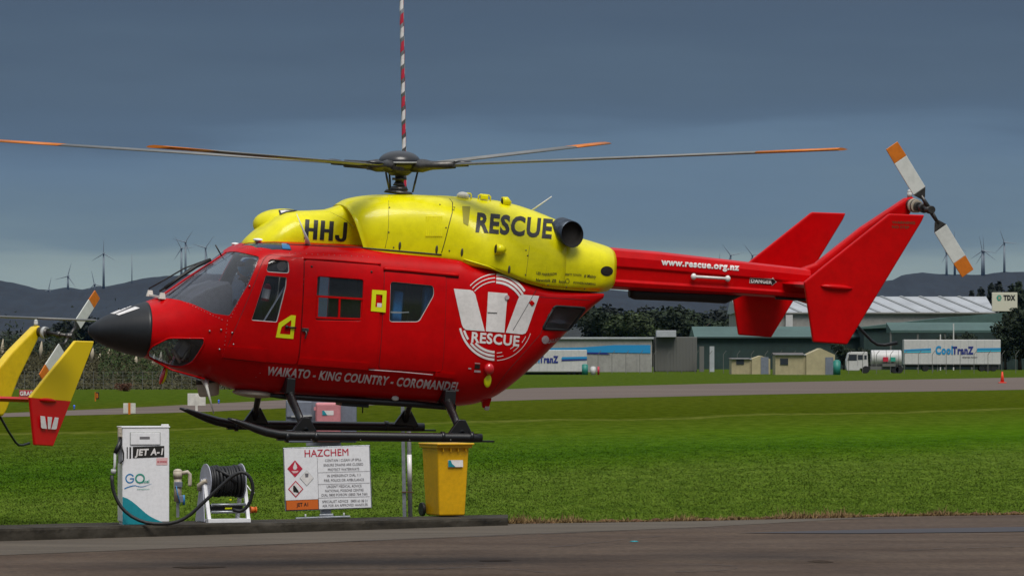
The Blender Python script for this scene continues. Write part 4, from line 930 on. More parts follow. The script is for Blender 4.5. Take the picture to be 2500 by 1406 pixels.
# grass blades: tens of thousands of short leaves, denser near the apron
def blades(name, N, gen, m, label, cat):
    V = np.zeros((N*3, 3)); 
    c, h, w, ln = gen(N); a = np.random.uniform(0, math.pi, N)
    dx, dy = np.cos(a)*w, np.sin(a)*w
    V[0::3, 0], V[0::3, 1], V[0::3, 2] = c[:, 0]-dx, c[:, 1]-dy, c[:, 2]
    V[1::3, 0], V[1::3, 1], V[1::3, 2] = c[:, 0]+dx, c[:, 1]+dy, c[:, 2]
    V[2::3, 0], V[2::3, 1], V[2::3, 2] = c[:, 0]+ln[:, 0], c[:, 1]+ln[:, 1], c[:, 2]+h
    me = bpy.data.meshes.new(name); me.vertices.add(N*3); me.loops.add(N*3); me.polygons.add(N)
    me.vertices.foreach_set('co', V.ravel()); me.loops.foreach_set('vertex_index', np.arange(N*3)); me.polygons.foreach_set('loop_start', np.arange(0, N*3, 3)); me.polygons.foreach_set('loop_total', np.full(N, 3))
    me.update(); me.validate(); me.materials.append(MATS[m]); o = bpy.data.objects.new(name, me); link(o); return tag(o, label, cat, kind='stuff')
ex = np.array([p.x for p in ag]); ey = np.array([p.y for p in ag])
def edge_y(x):
    y = np.interp(x, ex, ey); return np.where(x < fr[-1].x+.02, np.interp(x, [p.x for p in fr], [p.y+1.56 for p in fr]), y)
def gen_lawn(N):
    d = 1.0/np.random.uniform(1/150, 1/71, N)*1.0; x = np.random.uniform(-.118, .118, N)*d*1.05
    e = edge_y(x); bad = d < e+.02; d = np.where(bad, e+.02+np.random.exponential(3.0, N), d)
    h = np.random.gamma(5, .0026, N)*(1+1.3*(d-e < .5)); w = .0035+.00005*d; 
    s = (d/75)**1.0
    return np.stack([x, d, np.zeros(N)], 1), h*np.minimum(s, 1.6)*np.clip((150-d)/60, .05, 1), w*s*1.3, np.random.normal(0, .02, (N, 2))*s[:, None]
blades('grass', 480000, gen_lawn, 'grass_blades', 'mown green grass covering the airfield behind the fuel pad', 'grass')
def gen_dead(N):
    x = np.random.uniform(0, 13, N)**1.0; x = x+fr[-1].x; e = edge_y(x); k = np.sin(x*3.1)+np.sin(x*7.7+1)+np.sin(x*1.3+2)
    d = e-.05+np.abs(np.random.normal(0, .10, N))*(1+.3*k); h = np.random.gamma(3, .012, N)*(1.0+.35*np.clip(k, -1, 2)); return np.stack([x, d, np.zeros(N)], 1), h, np.full(N, .012), np.random.normal(0, .04, (N, 2))
blades('dead_grass', 16000, gen_dead, 'dead_grass', 'strip of dead brown turf along the apron edge', 'dead grass')
so = MB()
for i in range(150):
    x = fr[-1].x+.1+random.random()*11; y = float(edge_y(np.array([x]))[0])+random.uniform(-.02, .12); s = random.uniform(.02, .06); so.ell((x, y, 0), (s*1.6, s, s*random.uniform(.5, 1.1)), 6, 4)
tag(so.build('soil_clods', 'soil'), 'crumbled brown soil along the far edge of the apron', 'soil', kind='stuff')

# ------------------------------------------------------------------ fuel pad furniture
def frame_at(px, py, yaw): 
    p = on_pad(px, py); return p
# fuel pump
pp_ = on_pad(356, 1281); S = 12000/pp_.y
pump = empty('fuel_pump', 'white fuel dispenser with JET A-1 sign and teal wave on the pad', 'fuel pump', pp_, (0, 0, R(13)))
PW, PD, PH = .645, .44, 1.325
pb = MB(); pb.box((0, .22, PH/2+.02), (PW, PD, PH-.04)); body_p = pb.build('cabinet', 'white_paint', pump, .012)
MB().box((0, .22, .03), (PW-.04, PD-.04, .06)).build('plinth', 'white_paint', pump)
MB().box((PW/2-.055, .03, PH+.018), (.10, .07, .05)).build('top_lamp', 'white_paint', pump, .008)
MB().box((0, .22, PH+.006), (PW+.02, PD+.02, .018)).build('cabinet_top', 'white_paint', pump, .006)
bm_p = board_map(Vector((-PW/2, 0, 0)), Vector((PW, 0, 0)), Vector((0, 0, PH)), .003); asp = PW/PH
bm_p2 = board_map(Vector((-PW/2, 0, 0)), Vector((PW, 0, 0)), Vector((0, 0, PH)), .006); bm_p3 = board_map(Vector((-PW/2, 0, 0)), Vector((PW, 0, 0)), Vector((0, 0, PH)), .009)
# photograph rows of the pump face: 1045..1281 -> y 1..0, columns 310..420 -> x 0..1
fx = lambda x: (x-310)/112; fy = lambda y: 1-(y-1045)/236
q = lambda pts: [(fx(x), fy(y)) for x, y in pts]
C1 = lambda x, y: (240+x/4.536, 1010+y/4.536)
dp = MB(); dp.box((-PW/2+PW*(fx(328)+fx(401))/2, -.004, PH*(fy(1056)+fy(1086))/2), (PW*(fx(401)-fx(328)), .014, PH*(fy(1056)-fy(1087)))).build('display_panel', 'galv_pale', pump, .006)
dp2 = MB(); dp2.box((-PW/2+PW*(fx(330)+fx(399))/2, -.012, PH*(fy(1058)+fy(1086))/2), (PW*(fx(399)-fx(330)), .008, PH*(fy(1058)-fy(1086)))).build('display_glass', 'white_paint', pump, .003)
board_poly('display_digits', q([(351, 1067), (375, 1067), (375, 1073), (351, 1073)]), lambda x, y: bm_p3(x, y)+Vector((0, -.010, 0)), 'ink_grey', pump)
board_poly('name_plate', q([(335, 1091.5), (410, 1089.5), (410, 1116.5), (335, 1119)]), bm_p, 'ink', pump)
for a in ((320.5, 323), (327, 331)): board_poly('black_bar', q([(a[0], 1092), (a[1], 1092), (a[1], 1120), (a[0], 1120)]), bm_p, 'ink', pump)
board_text('jet_lettering', 'JET A-1', fx(340), fy(1112.5), fx(405.5), .062, bm_p2, asp, 'white_mark', pump, .04, .15, fy(1110.5))
board_poly('notice', q([(391, 1119), (418, 1118), (418, 1136), (391, 1136)]), bm_p, 'pink_print', pump); board_text('notice_lettering', 'NO SMOKING', fx(393), fy(1130), fx(416), .018, bm_p2, asp, 'red_print', pump)
def ring_print(name, cx, cy, rx, ry, w, a0, a1, m, parent, bmx, asp_, n=24):
    o = [(cx+rx*math.cos(R(a)), cy+ry*math.sin(R(a))) for a in np.linspace(a0, a1, n)]; i_ = [(cx+(rx-w)*math.cos(R(a)), cy+(ry-w*asp_)*math.sin(R(a))) for a in np.linspace(a0, a1, n)]
    return print_mesh(name, o+i_, [(k, k+1, n+k+1, n+k) for k in range(n-1)], bmx, m, parent)
ring_print('logo_letter', fx(328), fy(1168), .098, .050, .028, 30, 345, 'blue_print', pump, bm_p, asp); board_poly('logo_letter', q([(328, 1167), (338, 1167), (338, 1170), (328, 1170)]), bm_p, 'blue_print', pump)
ring_print('logo_letter', fx(352), fy(1168), .105, .050, .030, 0, 360, 'green_print', pump, bm_p2, asp)
board_text('logo_lettering', 'fuel', fx(358), fy(1179), fx(374), .035, bm_p2, asp, 'green_print', pump, .02)
wv = [(315+i*6.5, 1191-7*math.sin(min(1, i/4)*1.57)+(3.5*math.sin((i-4)*.7) if i > 4 else 0)) for i in range(11)]
board_poly('logo_wave', q(wv+[(x, y+3.2*(1-i/12)) for i, (x, y) in reversed(list(enumerate(wv)))]), bm_p, 'blue_print', pump)
board_text('logo_lettering', 'aviation', fx(345), fy(1195.5), fx(374), .016, bm_p2, asp, 'green_print', pump, .0)
wave = [(310.5, 1212)]+[(310.5+i*11, 1212+[0, 4, 11, 20, 30, 40, 48, 54, 59, 63.5, 66][i]) for i in range(1, 11)]+[(420.5, 1279), (310.5, 1279)]
board_poly('teal_wave', q(wave), bm_p, 'teal', pump)
# nozzle and holster on the left flank
hs = MB(); hs.box((-PW/2-.02, .08, 1.02), (.05, .10, .36)).box((-PW/2-.02, .10, 1.24), (.03, .08, .08)).build('nozzle_holster', 'galv', pump, .006)
nz_ = MB(); nz_.tube([(-PW/2-.01, .02, 1.18), (-PW/2-.06, .0, 1.05), (-PW/2-.10, -.01, .98)], [.018, .036, .03], 10).tube([(-PW/2-.02, .0, 1.10), (-PW/2+.015, -.02, .98), (-PW/2+.01, -.02, .88), (-PW/2-.03, -.02, .84)], .010, 8); nz_.build('nozzle', 'black', pump)
MB().tube([(-PW/2-.10, -.01, .98), (-PW/2-.105, -.01, .80), (-PW/2-.12, -.01, .74)], [.02, .018, .02], 10).cyl((-PW/2-.12, -.01, .76), (-PW/2-.125, -.01, .70), .035, n=14).build('hose_coupling', 'galv_pale', pump)
MB().tube([(-PW/2-.0, .02, 1.18), (-PW/2-.03, .0, 1.27)], .015, 8).box((-PW/2-.03, .02, 1.26), (.05, .05, .12)).build('nozzle_spout', 'beige', pump, .004)
# delivery hose: pump to reel, lies in front of both
dh = pp_.y-.16
HP = [(150, 680), (152, 750), (160, 820), (180, 890), (210, 960), (250, 1025), (300, 1080), (370, 1135), (450, 1175), (530, 1202), (620, 1215), (710, 1217), (800, 1210), (880, 1190), (950, 1160), (1030, 1105), (1100, 1040), (1175, 970), (1250, 900), (1325, 828), (1400, 760), (1450, 715), (1500, 680), (1545, 655), (1590, 645), (1630, 655), (1660, 680), (1690, 725), (1705, 770), (1712, 835), (1700, 900), (1685, 960), (1660, 1010), (1630, 1045), (1600, 1065), (1570, 1075), (1540, 1072), (1490, 1060)]
hp_ = []
for i, (x, y) in enumerate(HP):
    t = i/len(HP); d = dh-.06*math.sin(t*math.pi); a = C1(x, y); hp_.append(W(a[0], a[1], d))
tag(MB().tube(hp_, .024, 12).build('fuel_hose', 'rubber'), 'black rubber hose looping from the fuel pump nozzle to the reel', 'hose')
# filter beside the pump
fp = on_pad(434, 1262); fil = empty('fuel_filter', 'grey fuel filter canister with valves between the white pump and the hose reel', 'filter unit', fp)
z = lambda y: (1262-y)/S
fm = MB(); fm.cyl((0, 0, z(1222)), (0, 0, z(1162)), .055, n=18).cyl((0, 0, z(1162)), (0, 0, z(1145)), .065, n=18).ell((0, 0, z(1145)), (.065, .065, .04), 18, 8).build('canister', 'beige', fil)
MB().box((.01, -.02, z(1178)), (.11, .10, .08)).box((.03, -.02, z(1215)), (.10, .06, .10)).build('valve_block', 'cab_grey', fil, .008)
MB().tube([(.05, 0, z(1150)), (.14, 0, z(1146)), (.17, 0, z(1152)), (.175, 0, z(1178)), (.16, 0, z(1182))], .028, 12).build('pipe', 'beige', fil)
MB().tube([(-.02, -.06, z(1178)), (.0, -.08, z(1200)), (.04, -.07, z(1228))], .008, 8).cyl((.085, -.02, z(1205)), (.09, -.02, z(1230)), .018, n=10).build('valve_lever', 'blue_print', fil)
MB().bar((0, 0, z(1222)), (0, 0, 0), .04).build('filter_post', 'galv', fil)
# hose reel
rp_ = on_pad(545, 1274); reel = empty('hose_reel', 'white framed hose reel wound with black hose to the right of the pump', 'hose reel', rp_, (0, 0, R(22)))
rz = 1274-1172; RZ = rz/S; hw = .25
fg = MB()
for s in (-1, 1): fg.cyl((s*hw, 0, RZ), (s*(hw+.012), 0, RZ), .245, n=40).cyl((s*hw, 0, RZ), (s*(hw+.05), 0, RZ), .04, n=16)
fg.build('drum_flange', 'lavender', reel)
for k in range(11):
    x = -.215+.043*k; n = 30; r_ = .195+random.uniform(-.012, .012); MB().tube([(x+.012*math.sin(a+k), r_*math.cos(a), RZ+r_*math.sin(a)) for a in [2*math.pi*i/n for i in range(n+1)]], .024, 10, cap=False).build('hose_turn', 'rubber', reel)
MB().tube([(-.15, -.14, RZ+.17), (0, -.21, RZ+.09), (.12, -.225, RZ-.02)], .024, 10).build('hose_turn', 'rubber', reel)
MB().cyl((-hw, 0, RZ), (hw, 0, RZ), .17, n=24).build('drum_core', 'black', reel)
for s in (-1, 1):
    f_ = MB(); x = s*(hw+.035); f_.bar((x, -.24, .02), (x, -.02, RZ+(.12 if s > 0 else .02)), .05, .05, up=(1, 0, 0)).bar((x, .24, .02), (x, .02, RZ+(.12 if s > 0 else .02)), .05, .05, up=(1, 0, 0)).bar((x, -.26, .025), (x, .26, .025), .05, .05)
    f_.build('side_frame', 'white_paint', reel, .004)
MB().prism([(-hw-.075, -.18, .02), (-hw-.075, .22, .02), (-hw-.06, .06, RZ-.02), (-hw-.06, -.06, RZ-.02)], (-.012, 0, 0)).build('side_plate', 'lavender', reel)
for y, zz, nm, m, r in ((-.26, .02, 'cross_bar', 'white_paint', .028), ): MB().bar((-hw-.06, y, zz+.01), (hw+.06, y, zz+.01), .04, .055).build(nm, m, reel, .004)
for zz in (.25, .15): MB().cyl((-hw-.0, -.235, zz), (hw+.0, -.235, zz), .018, n=12).build('guide_roller', 'galv', reel)
MB().box((0, -.22, .20), (.10, .02, .02)).box((.02, -.25, .32), (.03, .02, .02)).build('yellow_strap', 'mark_yellow', reel)
MB().box((0, -.1, .20), (.44, .2, .10)).build('motor_box', 'black', reel, .01)
MB().cyl((hw+.11, -.10, .17), (hw+.18, -.10, .17), .05, .035, 18).cyl((hw+.18, -.10, .17), (hw+.20, -.10, .17), .045, n=18).build('plug', 'orange_board', reel); MB().tube([(hw+.06, 0, .55), (hw+.14, -.02, .44), (hw+.19, -.05, .40)], .008, 8).build('crank', 'white_paint', reel)
MB().tube([(-hw-.10, .0, RZ-.12), (-hw-.12, -.04, RZ-.05), (-hw-.05, -.06, RZ), (-hw-.02, -.08, RZ+.01)], .03, 10).build('swivel', 'beige', reel)
# hazchem board
sp = on_pad(797, 1264); S2 = 12000/sp.y
board = empty('hazard_sign', 'white HAZCHEM board with red heading and diamonds on a grey post', 'sign', sp, (0, R(-1.9), R(4)))
BW, BH = 1.215, .875; zb = (1264-1241)/S2
bo = Vector((-.575, -.06, zb+.0)); rx_, up_ = Vector((BW, 0, 0)), Vector((0, 0, BH))
MB().box((bo.x+BW/2, -.03, bo.z+BH/2), (BW+.03, .035, BH+.03)).build('board_frame', 'galv', board, .006)
MB().box((bo.x+BW/2, -.052, bo.z+BH/2), (BW, .012, BH)).build('board_face', 'white_paint', board)
b1_, b2_, b3_ = board_map(bo, rx_, up_, .002), board_map(bo, rx_, up_, .004), board_map(bo, rx_, up_, .006); ab = BW/BH
# board coordinates from the enlarged crop (corners 135,540 / 972,512 / 152,1140 / 990,1112)
def hb(x, y): v = (y-540+28*(x-135)/837)/600; return ((x-135-17*v)/837, 1-v)
Hq = lambda pts: [hb(*p) for p in pts]
def hz_text(t, x0, y0, x1, y1, h, m, bold=.02, nm='sign_lettering'):
    a, b = hb(x0, y0), hb(x1, y1); board_text(nm, t, a[0], a[1], b[0], h/600, b1_, ab, m, board, bold, 0, b[1])
hz_text('HAZCHEM', 338, 617, 770, 603, 66, 'red_print', .008, 'hazchem_lettering')
for t, x0, y0, x1, y1 in (('CONTAIN / CLEAN UP SPILL', 538, 665, 897, 655), ('ENSURE DRAINS ARE CLOSED', 525, 710, 915, 700), ('PROTECT WATERWAYS', 567, 755, 875, 747), ('IN EMERGENCY DIAL 111', 560, 815, 890, 806), ('FIRE, POLICE OR AMBULANCE', 528, 861, 922, 851),
                           ('URGENT MEDICAL ADVICE', 553, 920, 898, 912), ('NATIONAL POISONS CENTRE', 538, 962, 917, 953), ('DIAL 0800 POISON (0800 764 766)', 503, 1004, 955, 992), ('SPECIALIST ADVICE', 510, 1068, 765, 1062), ('0800 63 08 21', 790, 1061, 955, 1058), ('ASK FOR AN APPROVED HANDLER', 510, 1108, 960, 1096)):
    hz_text(t, x0, y0, x1, y1, 24, 'ink_grey', .008)
def hline(pts, m, nm='board_line', mp_=b1_): board_poly(nm, Hq(pts), mp_, m, board)
hline([(460, 625), (463, 625), (478, 1140), (475, 1140)], 'ink_grey')
for y in (770, 885, 1018): hline([(466, y), (978, y-14), (978, y-11), (466, y+3)], 'ink_grey')
hline([(149, 1043), (472, 1030), (476, 1133), (152, 1141)], 'ink'); hline([(155, 1047), (467, 1034), (471, 1128), (158, 1137)], 'orange_board', 'orange_panel', b2_)
a, b = hb(255, 1104), hb(370, 1098); board_text('jet_lettering', 'JET A1', a[0], a[1], b[0], 34/600, b3_, ab, 'ink', board, .03, 0, b[1])
dia = lambda cx, cy, r: [(cx-r, cy), (cx, cy-r*1.1), (cx+r, cy), (cx, cy+r*1.1)]
hline(dia(242, 733, 76), 'red_print', 'flammable_diamond'); hline([(242, 665), (228, 705), (222, 725), (232, 742), (252, 742), (264, 722), (258, 700)], 'white_mark', 'flame_symbol', b2_); hline([(205, 755), (280, 753), (262, 775), (226, 777)], 'pink_print', 'diamond_text', b2_)
hline(dia(248, 932, 76), 'red_print', 'environment_diamond'); hline(dia(248, 932, 63), 'white_mark', 'diamond_face', b2_); hline([(225, 960), (280, 970), (275, 950), (250, 955), (240, 900), (225, 895), (222, 930)], 'ink', 'tree_symbol', b3_)
hline(dia(357, 825, 70), 'galv_pale', 'toxic_diamond'); hline(dia(357, 825, 66), 'white_mark', 'diamond_face', b2_); hline([(340, 780), (375, 778), (372, 815), (344, 817)], 'ink_grey', 'skull_symbol', b3_)
pst = MB(); pst.box((0, .03, .06), (.14, .06, .22)).box((0, .02, .035), (.20, .10, .05)).build('sign_post', 'galv', board, .006); MB().box((-.05, .0, .012), (.78, .22, .024)).build('base_plate', 'galv', board, .004)
for x in (-.30, .25): MB().cyl((x, -.06, .02), (x, -.06, .07), .012, n=8).build('anchor_bolt', 'galv_pale', board)
# cabinets on a stand behind the board
cp = on_pad(790, 1258); S3 = 12000/cp.y; cz = lambda y: (1258-y)/S3; cx_ = lambda x: (x-790)/S3
cab = empty('spill_cabinet', 'grey equipment cabinet on a post behind the HAZCHEM board', 'cabinet', cp)
MB().box((cx_(784), .10, (cz(976)+cz(1080))/2), (1.02, .34, cz(976)-cz(1080))).build('cabinet_body', 'cab_grey', cab, .015)
MB().box((cx_(731), -.085, (cz(980)+cz(1018))/2), (.37, .03, cz(980)-cz(1018))).build('cabinet_door', 'cab_grey', cab, .01); MB().box((cx_(850), -.085, (cz(982)+cz(1075))/2), (.24, .03, cz(982)-cz(1075))).build('cabinet_door', 'cab_grey', cab, .01)
MB().bar((cx_(712), -.11, cz(1016)), (cx_(763), -.11, cz(1014)), .02).build('cabinet_bar', 'galv_pale', cab)
MB().bar((0, .06, 0), (0, .06, cz(1080)), .10).box((0, .06, cz(1084)), (.5, .25, .05)).build('cabinet_post', 'galv', cab)
pk = empty('first_aid_box', 'faded pink plastic box with teal sticker mounted on the grey cabinet', 'box', (cp.x+cx_(802), cp.y-.14, cp.z+cz(1078)))
MB().box((0, 0, (cz(982)-cz(1078))/2), (.365, .14, cz(982)-cz(1078))).build('box_body', 'pink', pk, .03, 3); MB().box((0, -.075, (cz(982)-cz(1078))/2), (.325, .02, cz(986)-cz(1074))).build('box_lid', 'pink', pk, .012)
MB().box((0, -.087, cz(1007)-cz(1078)), (.165, .004, .066)).build('sticker', 'white_mark', pk); MB().prism([(-.082, -.0905, cz(1007)-cz(1078)-.033), (-.01, -.0905, cz(1007)-cz(1078)-.033), (-.055, -.0905, cz(1007)-cz(1078)+.033), (-.082, -.0905, cz(1007)-cz(1078)+.033)], (0, -.002, 0)).build('sticker_wave', 'teal', pk)
for zz in (.12, .48): MB().box((-.19, -.05, zz), (.03, .03, .05)).build('box_hinge', 'pink', pk, .004)
# striped pole and the two pipes at its foot
po = on_pad(996, 1261); S4 = 12000/po.y
pole = empty('striped_pole', 'tall thin grey pole with spiral red and white tape rising behind the rotor', 'pole', po)
ln = lambda h: -h*.0172                                     # it leans a little to the left
MB().bar((-.05, 0, 0), (-.05+ln(2.2), 0, 2.2), .075, .05).build('steel_post', 'galv', pole)
MB().tube([(.035, -.02, 0), (.035+ln(3), -.02, 3)], .032, 14).build('pole_foot', 'galv_pale', pole)
for zz in (.36, 1.33): MB().box((0+ln(zz), -.01, zz), (.17, .10, .014)).build('pole_clamp', 'soil', pole)
MB().tube([(.035+ln(.46), -.024, .46), (.035+ln(.90), -.024, .90)], .034, 14).build('white_sleeve', 'white_mark', pole)
MB().tube([(.035+ln(1.46), -.024, 1.46), (.035+ln(1.9), -.024, 1.9)], .034, 14).build('red_sleeve', 'red_print', pole)
MB().tube([(.035+ln(3), -.02, 3), (.035+ln(11), -.02, 11)], .030, 14).build('pole_shaft', 'galv', pole)
PX = lambda h: .035+ln(h)
pitch = .40; k = 0; h = 3.0
while h < 11:
    for c_, m in ((0, 'red_print'), (.5, 'white_mark')):
        n = 12; V = []; w = .14
        for i in range(n+1):
            a = 2*math.pi*(i/n)-math.pi*.2; hh = h+(c_+.40*i/n)*pitch
            for q_ in (0, w): V.append((PX(hh)+.0315*math.cos(a), -.02+.0315*math.sin(a), hh+q_))
        mesh_obj('tape_wrap', V, [(2*i, 2*i+2, 2*i+3, 2*i+1) for i in range(n)], m, pole, smooth=True)
    h += pitch
# wheelie bin
bp_ = on_pad(1106, 1261); S5 = 12000/bp_.y
wb = empty('wheelie_bin', 'yellow wheeled bin with black wheel and white sticker at the pad end', 'wheelie bin', bp_, (0, 0, R(25)))
BHt = 182/S5
bb = MB(); bb.box((0, .27, .48*BHt/1.0), (.50, .58, BHt*.93), taper=.83); bb.build('bin_body', 'plastic_yellow', wb, .025, 3)
MB().box((0, .26, BHt*.945), (.56, .66, .05)).build('bin_rim', 'plastic_yellow', wb, .012); MB().box((0, .24, BHt*.975), (.59, .70, .028)).build('bin_lid', 'plastic_yellow', wb, .012)
for i in range(4): MB().box((-.18+.12*i, -.045, BHt*.905), (.012, .03, .06)).build('rim_rib', 'plastic_yellow', wb)
for s in (-1, 1): MB().cyl((s*.245, .50, .10), (s*.29, .50, .10), .10, n=24).build('wheel', 'rubber', wb, .008)
MB().cyl((-.24, .50, .10), (.24, .50, .10), .012, n=8).build('axle', 'metal_dark', wb); MB().tube([(-.2, .62, BHt*.93), (.2, .62, BHt*.93)], .016, 8).build('handle', 'plastic_yellow', wb)
zs = (1261-1131)/S5; MB().box((.03, -.022+.0, zs), (.235, .006, .10), (R(-4.5), 0, 0)).build('sticker', 'white_mark', wb); 
MB().prism([(-.088, -.027, zs-.048), (.03, -.027, zs-.048), (-.03, -.028, zs+.0), (-.05, -.029, zs+.048), (-.088, -.029, zs+.048)], (0, -.003, 0)).build('sticker_wave', 'teal', wb)

# ------------------------------------------------------------------ second helicopter: same type, yellow, parked
R2 = Euler((R(1.0), R(3.6), R(57)))
pl = L(2110, 690, -1.33)
H2 = Matrix.Translation(W(150, 967, 71.5)-(R2.to_matrix() @ pl)) @ R2.to_matrix().to_4x4()
h2 = empty('helicopter', 'parked yellow and red helicopter of which only the tail shows at the left', 'helicopter'); h2.matrix_world = H2
SWAP = {'body': 'yellow_tail', 'cockpit_door': 'yellow_tail', 'sliding_door': 'yellow_tail', 'side_panel': 'yellow_tail', 'tail_boom': 'yellow_tail', 'tail_fin': 'yellow_tail', 'engine_cowling': 'red', 'rear_cowling': 'red', 'intake_fairing': 'red', 'intake_dome': 'red'}
def two_tone(nt, p):
    t = nt.nodes.new('ShaderNodeTexCoord'); s = nt.nodes.new('ShaderNodeSeparateXYZ'); nt.links.new(t.outputs['Object'], s.inputs[0])
    g = nt.nodes.new('ShaderNodeMath'); g.operation = 'GREATER_THAN'; g.inputs[1].default_value = L(2040, 701, -1.33).z+.02; nt.links.new(s.outputs[2], g.inputs[0])
    x = nt.nodes.new('ShaderNodeMix'); x.data_type = 'RGBA'; nt.links.new(g.outputs[0], x.inputs[0]); x.inputs[6].default_value = (.60, .004, .006, 1); x.inputs[7].default_value = (.74, .52, .003, 1); nt.links.new(x.outputs[2], p.inputs['Base Color'])
ground_mat('two_tone_paint', two_tone, .32, .5)
SKIP = ('lettering', 'letter', 'nose_mark', 'hatch', 'emblem', 'danger', 'nose_mark', 'warning', 'rotor_blade', 'rotor_hub', 'hub_cap', 'hub_plate', 'tail_rotor', 'tail_gearbox', 'gearbox_ring', 'pitch_link', 'latch_frame', 'fuel_label', 'sponsor', 'seat', 'control_stick', 'rear_cabinet', 'rotor_mast')
def base(n): return n.split('.')[0]
def copy_tree(o, parent):
    if any(k in o.name for k in SKIP): return
    c = o.copy(); COL.objects.link(c); c.parent = parent
    nm = base(o.name)
    if c.type == 'MESH':
        new = SWAP.get(nm) or ('two_tone_paint' if nm == 'endplate' else None)
        if new and c.material_slots: c.material_slots[0].link = 'OBJECT'; c.material_slots[0].material = MATS[new]
    for ch in list(o.children): copy_tree(ch, c)
for ch in list(heli.children): copy_tree(ch, h2)
ms.v = ms.v; msr = MB(); msr.cyl(B0, HUB, .07, n=16); msr.build('rotor_mast', 'metal_dark', h2)
hw2 = H2 @ HUB; best = min(np.linspace(-90, 90, 721), key=lambda a: abs(1250+F*(hw2.x+5.55*math.cos(R(a)))/(hw2.y+5.55*math.sin(R(a)))-226)+(0 if a > -60 else 1e3))
tip = W(226, 783, hw2.y+5.55*math.sin(R(best))); print('h2 rotor', best, hw2, tip); up_w = Vector((0, 0, 1))
rotor(h2, HUB, H2, (best, best+90, best+180, best+270), (tip.z-hw2.z)/5.55)
tg = MB(); tg.tube([g0, g0+(hub_t-g0)*.3], [.075, .07], 16).tube([g0+(hub_t-g0)*.3, hub_t], [.035, .03], 14).tube([g0+(hub_t-g0)*.6, g0+(hub_t-g0)*.72], .05, 14).build('tail_gearbox', 'metal_dark', h2)
MB().cyl(g0+(hub_t-g0)*.15, g0+(hub_t-g0)*.24, .09, n=18).build('gearbox_ring', 'galv_pale', h2)
tail_rotor(h2, -48)
for o in h2.children_recursive:
    if o.name.startswith('blade_tip') and o.parent.name.startswith('rotor_blade'): o.material_slots[0].link = 'OBJECT'; o.material_slots[0].material = MATS['blade_grey']
# small W on its endplate
n0 = -1.33-TH-.0
Wp = lambda u, v: Vector((pl.x-.14, -1.33-TH-.004, pl.z))+Vector((u, 0, v))
for a in (((0, 1), (.26, .98), (.40, 0), (.16, 0), (.08, .08)), ((.40, .97), (.66, .97), (.60, 0), (.46, 0)), ((1.02, .97), (.80, .98), (.64, 0), (.86, 0), (.94, .08))):
    print_mesh('w_mark', a, [tuple(range(len(a)))], lambda x, y: Wp(x*.42-.40, y*.18-.49), 'white_mark', h2)
print('H2 skid z', min((H2 @ L(x, 1076, -1.25)).z for x in (680, 1200)))
# ------------------------------------------------------------------ far field
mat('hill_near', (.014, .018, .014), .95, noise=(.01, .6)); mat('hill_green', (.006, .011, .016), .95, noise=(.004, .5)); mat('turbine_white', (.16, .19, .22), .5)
mat('roof_white', (.40, .42, .44), .5, noise=(.2, .12)); mat('roof_rib', (.24, .25, .25), .5); mat('wall_pale', (.30, .29, .27), .6, noise=(.3, .12)); mat('wall_cream', (.42, .36, .21), .6, noise=(.3, .1))
mat('roof_green', (.060, .115, .100), .6, noise=(.15, .15)); mat('wall_green', (.016, .038, .034), .7, noise=(.2, .2)); mat('hut_roof', (.10, .085, .08), .7)
mat('trailer_white', (.55, .54, .53), .45, noise=(.5, .05)); mat('stripe_blue', (.02, .25, .52), .4); mat('stripe_cyan', (.04, .42, .60), .4); mat('stripe_navy', (.02, .03, .20), .4)
mat('chassis', (.02, .02, .02), .7); mat('window_dark', (.03, .035, .045), .2); mat('cone_orange', (.75, .04, .01), .5); mat('post_grey', (.12, .12, .11), .6)
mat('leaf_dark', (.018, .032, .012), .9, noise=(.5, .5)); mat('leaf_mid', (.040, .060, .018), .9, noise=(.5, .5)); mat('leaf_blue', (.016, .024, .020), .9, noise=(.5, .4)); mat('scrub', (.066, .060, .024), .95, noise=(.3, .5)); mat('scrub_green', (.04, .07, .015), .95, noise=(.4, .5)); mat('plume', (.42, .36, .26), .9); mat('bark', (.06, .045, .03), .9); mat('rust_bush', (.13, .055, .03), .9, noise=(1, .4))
mat('sign_red', (.45, .02, .06), .5); mat('lamp_blue', (.05, .15, .8), .3); mat('green_tank', (.02, .20, .16), .5)
def ridge(name, pts, d, depth, m, amp, seed, n=700, kind='structure'):
    rg = np.random.RandomState(seed); xs = np.linspace(pts[0][0], pts[-1][0], n); ys = np.interp(xs, [p[0] for p in pts], [p[1] for p in pts])
    nz = np.zeros(n)
    for k, a in ((9, 1.0), (23, .6), (61, .45), (140, .35), (300, .25)): nz += a*np.interp(np.linspace(0, k, n), np.arange(k+1), rg.uniform(-1, 1, k+1))
    ys = ys-nz*amp; V = []; rows = 9
    for j in range(rows):
        t = j/(rows-1)
        for i in range(n):
            p = W(xs[i], ys[i], d); q_ = .5+.5*math.sin(xs[i]*.02+j)*.3; zz = p.z*(1-t)**1.1+(-2)*(t)
            V.append((p.x*(1-.22*t), d-depth*t+40*math.sin(xs[i]*.031+j*1.7)*(t > 0), zz+ (amp*d/F*1.2*math.sin(xs[i]*.11+j*2.2) if 0 < j < rows-1 else 0)))
    return tag(mesh_obj(name, V, [(j*n+i, j*n+i+1, (j+1)*n+i+1, (j+1)*n+i) for j in range(rows-1) for i in range(n-1)], m, smooth=False), kind=kind)
